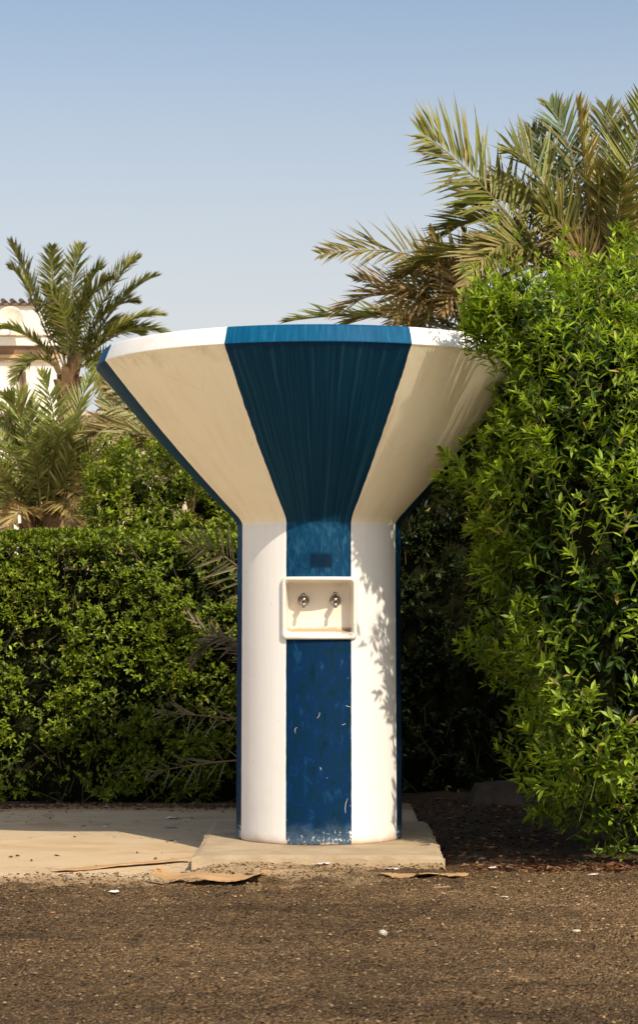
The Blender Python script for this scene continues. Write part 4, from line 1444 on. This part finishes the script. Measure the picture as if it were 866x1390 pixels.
for a, b, c_, d_ in ((-60, -36, 540, 610), (6, 20, 560, 600), (28, 36, 505, 524), (50, 64, 570, 612), (98, 124, 640, 676), (150, 176, 590, 640), (230, 256, 590, 640)):
    yb = YBD if b < 86 else YBD + 1.5
    w_ = bpart('window', M['frame'], [(bx_(a), bx_(b), yb - .06, yb - .003, bz_(d_), bz_(c_))])
    mm = MB()
    mm.box(bx_(a) + .06 - off[0], bx_(b) - .06 - off[0], yb - .075 - off[1], yb - .062 - off[1], bz_(d_) + .06, bz_(c_) - .06)
    mm.build('pane', M['glass'], w_)
for a in (-150, -90, -30, 23, 60):
    bpart('porch_column', M['wall'], [(bx_(a) - .07, bx_(a) + .07, YBD + .1, YBD + .24, 0, bz_(655) - .005)])

dish = thing('satellite_dish', "pale round dish against the villa's white upper wall", "satellite dish", (bx_(20), YBD - .5, bz_(449)))
m = MB()
prof = [(0.0 + 0.33 * k / 8, 0.02 + 0.09 * (1 - (k / 8) ** 2)) for k in range(9)]
m.lathe([(0.001, 0.0)] + [(0.33 * k / 8, 0.10 * (k / 8) ** 2) for k in range(1, 9)] + [(0.335, 0.095), (0.33, 0.09)] + [(0.33 * k / 8, 0.10 * (k / 8) ** 2 - .012) for k in range(7, 0, -1)], 28, (0, 0, 0.15), 'y')
recalc(m.build('reflector', plain_mat('cream dish', (0.70, 0.64, 0.54), 0.6), dish, smooth=True))
m = MB()
m.tube([(0, 0.0, 0.15), (0, 0.25, 0.05), (0, 0.49, 0.05)], 0.025, 8)
m.tube([(0, -0.09, -0.15), (0, -0.40, 0.10)], 0.012, 6)
m.build('bracket', M['rock'], dish)


# ------------------------------------------------------------------ small things on the ground
def sheet(name, label, cat, cx, cy, L, W, rot, mat, seed, lift=0.012, z0=None, jag=0.02, curl=0.0, nx=26, ny=9, thick=0.004):
    r = np.random.default_rng(seed)
    xs = np.linspace(-L / 2, L / 2, nx); ys = np.linspace(-W / 2, W / 2, ny)
    V = []
    ca, sa = math.cos(rot), math.sin(rot)
    jf = r.normal(0, jag, nx); jb = r.normal(0, jag, nx); jl = r.normal(0, jag, ny); jr = r.normal(0, jag, ny)
    ph = r.uniform(0, 6.28, 4)
    for j, yv in enumerate(ys):
        for i, xv in enumerate(xs):
            u, v = i / (nx - 1), j / (ny - 1)
            x = xv + (jl[j] if i == 0 else 0) + (jr[j] if i == nx - 1 else 0)
            y = yv + jf[i] * (1 - v) * 0.6 + jb[i] * v * 0.6
            z = lift * (0.75 + 0.5 * math.sin(u * 5 + ph[0]) * math.cos(v * 2 + ph[1]) + 0.35 * math.sin(u * 11 + ph[2])) * (1.15 - 0.75 * v)
            z += curl * max(0, 0.25 - u) ** 2 * 16 * 0.03 + curl * max(0, u - 0.85) * 0.15
            V.append((x * ca - y * sa, x * sa + y * ca, max(z, 0.002)))
    n = len(V)
    V += [(p[0], p[1], p[2] + thick) for p in V]
    Fc = []
    for j in range(ny - 1):
        for i in range(nx - 1):
            a = j * nx + i
            Fc.append((a, a + nx, a + nx + 1, a + 1)); Fc.append((n + a, n + a + 1, n + a + nx + 1, n + a + nx))
    ring = [i for i in range(nx)] + [j * nx + nx - 1 for j in range(1, ny)] + [(ny - 1) * nx + i for i in range(nx - 2, -1, -1)] + [j * nx for j in range(ny - 2, 0, -1)]
    for k in range(len(ring)):
        a, b = ring[k], ring[(k + 1) % len(ring)]
        Fc.append((a, b, n + b, n + a))
    m = MB(); m.add(V, Fc)
    o = m.build(name, mat)
    o.location = (cx, cy, float(z0 if z0 is not None else surf_z(cx, cy)) + 0.004)
    tag(o, label, cat)
    return recalc(o)


def on_ground(px, py, z):
    d = F * (CZ - z) / (py - HY)
    return CX + (px - HX) * d / F, d - CD


def g_(px, py, z=0.0):
    return on_ground(px, py, z)


x, y = g_(168, 1176, -0.035)
sheet('cardboard', "long thin torn cardboard strip lying on the concrete left of the slab", "cardboard", x, y, 0.72, 0.075, R(38), M['cardboard'], 1, 0.010, None, 0.012)
x, y = g_(285, 1196, 0.012)
sheet('cardboard', "wide curled brown cardboard sheet in front of the slab's left corner", "cardboard", x, y, 0.46, 0.26, R(-4), M['cardboard'], 2, 0.018, None, 0.012, curl=1.0)
x, y = g_(578, 1187, 0.018)
sheet('cardboard', "flat narrow cardboard piece on the gravel in front of the slab's right corner", "cardboard", x, y, 0.33, 0.12, R(3), M['cardboard'], 3, 0.012, None, 0.016)


def scrap(label, px, py, size, mat, seed, z=0.0, rot=None, name='paper_scrap', cat='paper scrap'):
    r = np.random.default_rng(seed)
    x, y = g_(px, py, z)
    sheet(name, label, cat, x, y, size * 1.3, size, r.uniform(0, 3.1) if rot is None else rot, mat, seed, size * 0.16, None, size * 0.10, nx=7, ny=5, thick=0.0012)


PZ = -0.037
scrap("crumpled blue and white wrapper in the shade in front of the hedge", 232, 1123, 0.05, M['bluepaper'], 51, PZ, 0.1, 'wrapper', 'wrapper')
scrap("largest white paper scrap in the shade just behind the blue wrapper", 235, 1111, 0.055, M['paper'], 52, PZ, 0.2)
scrap("small white paper scrap in the shade right of the blue wrapper", 253, 1114, 0.03, M['paper'], 53, PZ)
scrap("tiny white paper scrap at the shadow's edge left of the blue wrapper", 146, 1122, 0.03, M['paper'], 54, PZ)
scrap("white paper scrap on the gravel edge below the cardboard strip", 155, 1214, 0.028, M['paper'], 55)
scrap("crumpled white paper scrap on the dirt in front of the column", 437, 1176, 0.05, M['paper'], 56, 0.0, 0.5)
scrap("white paper scrap touching the left end of the narrow cardboard piece", 531, 1185, 0.04, M['paper'], 57, 0.005, 0.1)
scrap("white paper scrap lying alone on the gravel below the narrow cardboard", 684, 1221, 0.026, M['paper'], 58)
scrap("white paper scrap at the gravel edge in front of the shrub's left foot", 668, 1175, 0.03, M['paper'], 59)
scrap("pale scrap on the red leaf litter at the foot of the shrub", 805, 1188, 0.035, M['paper'], 60)
scrap("small blue wrapper beside the slab's right front corner", 576, 1168, 0.028, M['bluepaper'], 61, 0.0, 0.3, 'wrapper', 'wrapper')
scrap("small orange plastic bit on the gravel at the left", 72, 1245, 0.014, M['orange'], 62, 0.0, None, 'plastic_bit', 'plastic bit')


def stone(label, px, py, s, seed, z=0.0, mat=None, flat=0.7, name='stone'):
    r = np.random.default_rng(seed)
    x, y = g_(px, py, z)
    m = MB(); V = []; Fc = []
    nu, nv = 10, 6
    for j in range(nv + 1):
        for i in range(nu):
            a = 2 * math.pi * i / nu; b = math.pi * j / nv - math.pi / 2
            k = s * (r.uniform(0.8, 1.15) if 0 < j < nv else 0.9)
            V.append((math.cos(a) * math.cos(b) * k, math.sin(a) * math.cos(b) * k * 0.8, math.sin(b) * k * flat + s * flat * 0.6))
    for j in range(nv):
        for i in range(nu):
            Fc.append((j * nu + i, j * nu + (i + 1) % nu, (j + 1) * nu + (i + 1) % nu, (j + 1) * nu + i))
    m.add(V, Fc)
    o = m.build(name, mat or M['rock'])
    o.location = (x, y, float(surf_z(x, y)))
    tag(o, label, "stone")


stone("dark stone on the dusty concrete below the cardboard strip", 94, 1195, 0.016, 71, PZ)
stone("small pale stone on the gravel near the centre foreground", 519, 1276, 0.016, 72, 0.0, plain_mat('pale stone', (0.42, 0.38, 0.32), 0.9, nscale=30))
stone("pale flat stone on the gravel at the right foreground", 782, 1271, 0.015, 73, 0.0, plain_mat('buff stone', (0.5, 0.42, 0.32), 0.9, nscale=30), 0.4)

# broken concrete block in the shade between fountain and shrub
x, y = g_(672, 1092, -0.02)
m = MB()
V = [(-0.17, -0.10, 0), (0.17, -0.08, 0), (0.16, 0.16, 0), (-0.15, 0.17, 0), (-0.12, -0.04, 0.115), (0.13, -0.03, 0.12), (0.12, 0.12, 0.15), (-0.10, 0.14, 0.13)]
m.add(V, [(0, 3, 2, 1), (4, 5, 6, 7), (0, 1, 5, 4), (1, 2, 6, 5), (2, 3, 7, 6), (3, 0, 4, 7)])
o = recalc(m.build('concrete_block', plain_mat('shade darkened concrete', (0.075, 0.053, 0.036), 0.9, nscale=12, var=0.4, bump=0.8)))  # block colour darkened to deepen the shade around it
o.location = (x, y, -0.03); o.rotation_euler = (0, 0, R(8))
tag(o, "broken sloping concrete block lying in the shade behind the shrub's edge", "concrete block")

# fallen reddish leaves at the foot of the shrub
r = np.random.default_rng(81)
n = 2600
lx = r.uniform(0.5, 2.6, n); ly = -0.86 + r.normal(0, 0.09, n) - 0.02 * r.random(n)
sel = r.random(n) < np.clip((lx - 0.45) / 0.7, 0.05, 1)
lx, ly = lx[sel], ly[sel]
n2 = 900
lx = np.concatenate([lx, r.uniform(0.45, 1.2, n2)]); ly = np.concatenate([ly, r.uniform(-0.75, 2.9, n2)])
n = len(lx)
P = np.stack([lx, ly, ground_z(lx, ly) + 0.006], -1)
a = r.uniform(0, 6.28, n)
D = np.stack([np.cos(a), np.sin(a), r.normal(0.1, 0.25, n)], -1)
V, T, Q = leaf_arrays(P, D, np.stack([r.normal(0, .35, n), r.normal(0, .35, n), np.ones(n)], -1), r.uniform(0.02, 0.05, n), r.uniform(0.004, 0.009, n), 0.5, 0.2)
pal = np.array([(0.17, 0.055, 0.03), (0.13, 0.05, 0.028), (0.30, 0.14, 0.06), (0.14, 0.06, 0.035), (0.40, 0.24, 0.13), (0.10, 0.07, 0.04)])
c = pal[r.integers(0, len(pal), n)] * r.uniform(0.6, 1.2, (n, 1))
ll = np_mesh('leaf_litter', V, [T, Q], np.repeat(c, 8, 0), M['palm_leaf'])
ll["kind"] = "stuff"
tag(ll, "reddish brown fallen leaves along the foot of the shrub", "leaf litter")

r = np.random.default_rng(91)
n = 1500
lx = r.uniform(-3.4, 0.2, n); ly = 2.62 - np.abs(r.normal(0, 0.16, n))
n2 = 50
lx = np.concatenate([lx, r.uniform(-2.6, -0.5, n2)]); ly = np.concatenate([ly, r.uniform(-1.2, 2.4, n2)])
n = len(lx)
P = np.stack([lx, ly, surf_z(lx, ly) + 0.005], -1)
a = r.uniform(0, 6.28, n)
D = np.stack([np.cos(a), np.sin(a), r.normal(0.1, 0.25, n)], -1)
V, T, Q = leaf_arrays(P, D, np.stack([r.normal(0, .35, n), r.normal(0, .35, n), np.ones(n)], -1), r.uniform(0.015, 0.04, n), r.uniform(0.004, 0.008, n), 0.5, 0.2)
pal = np.array([(0.20, 0.11, 0.05), (0.15, 0.08, 0.04), (0.28, 0.17, 0.08), (0.10, 0.06, 0.035), (0.34, 0.24, 0.13)])
c = pal[r.integers(0, len(pal), n)] * r.uniform(0.6, 1.2, (n, 1))
ll = np_mesh('leaf_litter', V, [T, Q], np.repeat(c, 8, 0), M['palm_leaf'])
ll["kind"] = "stuff"
tag(ll, "dry brown leaf bits along the foot of the clipped hedge", "leaf litter")
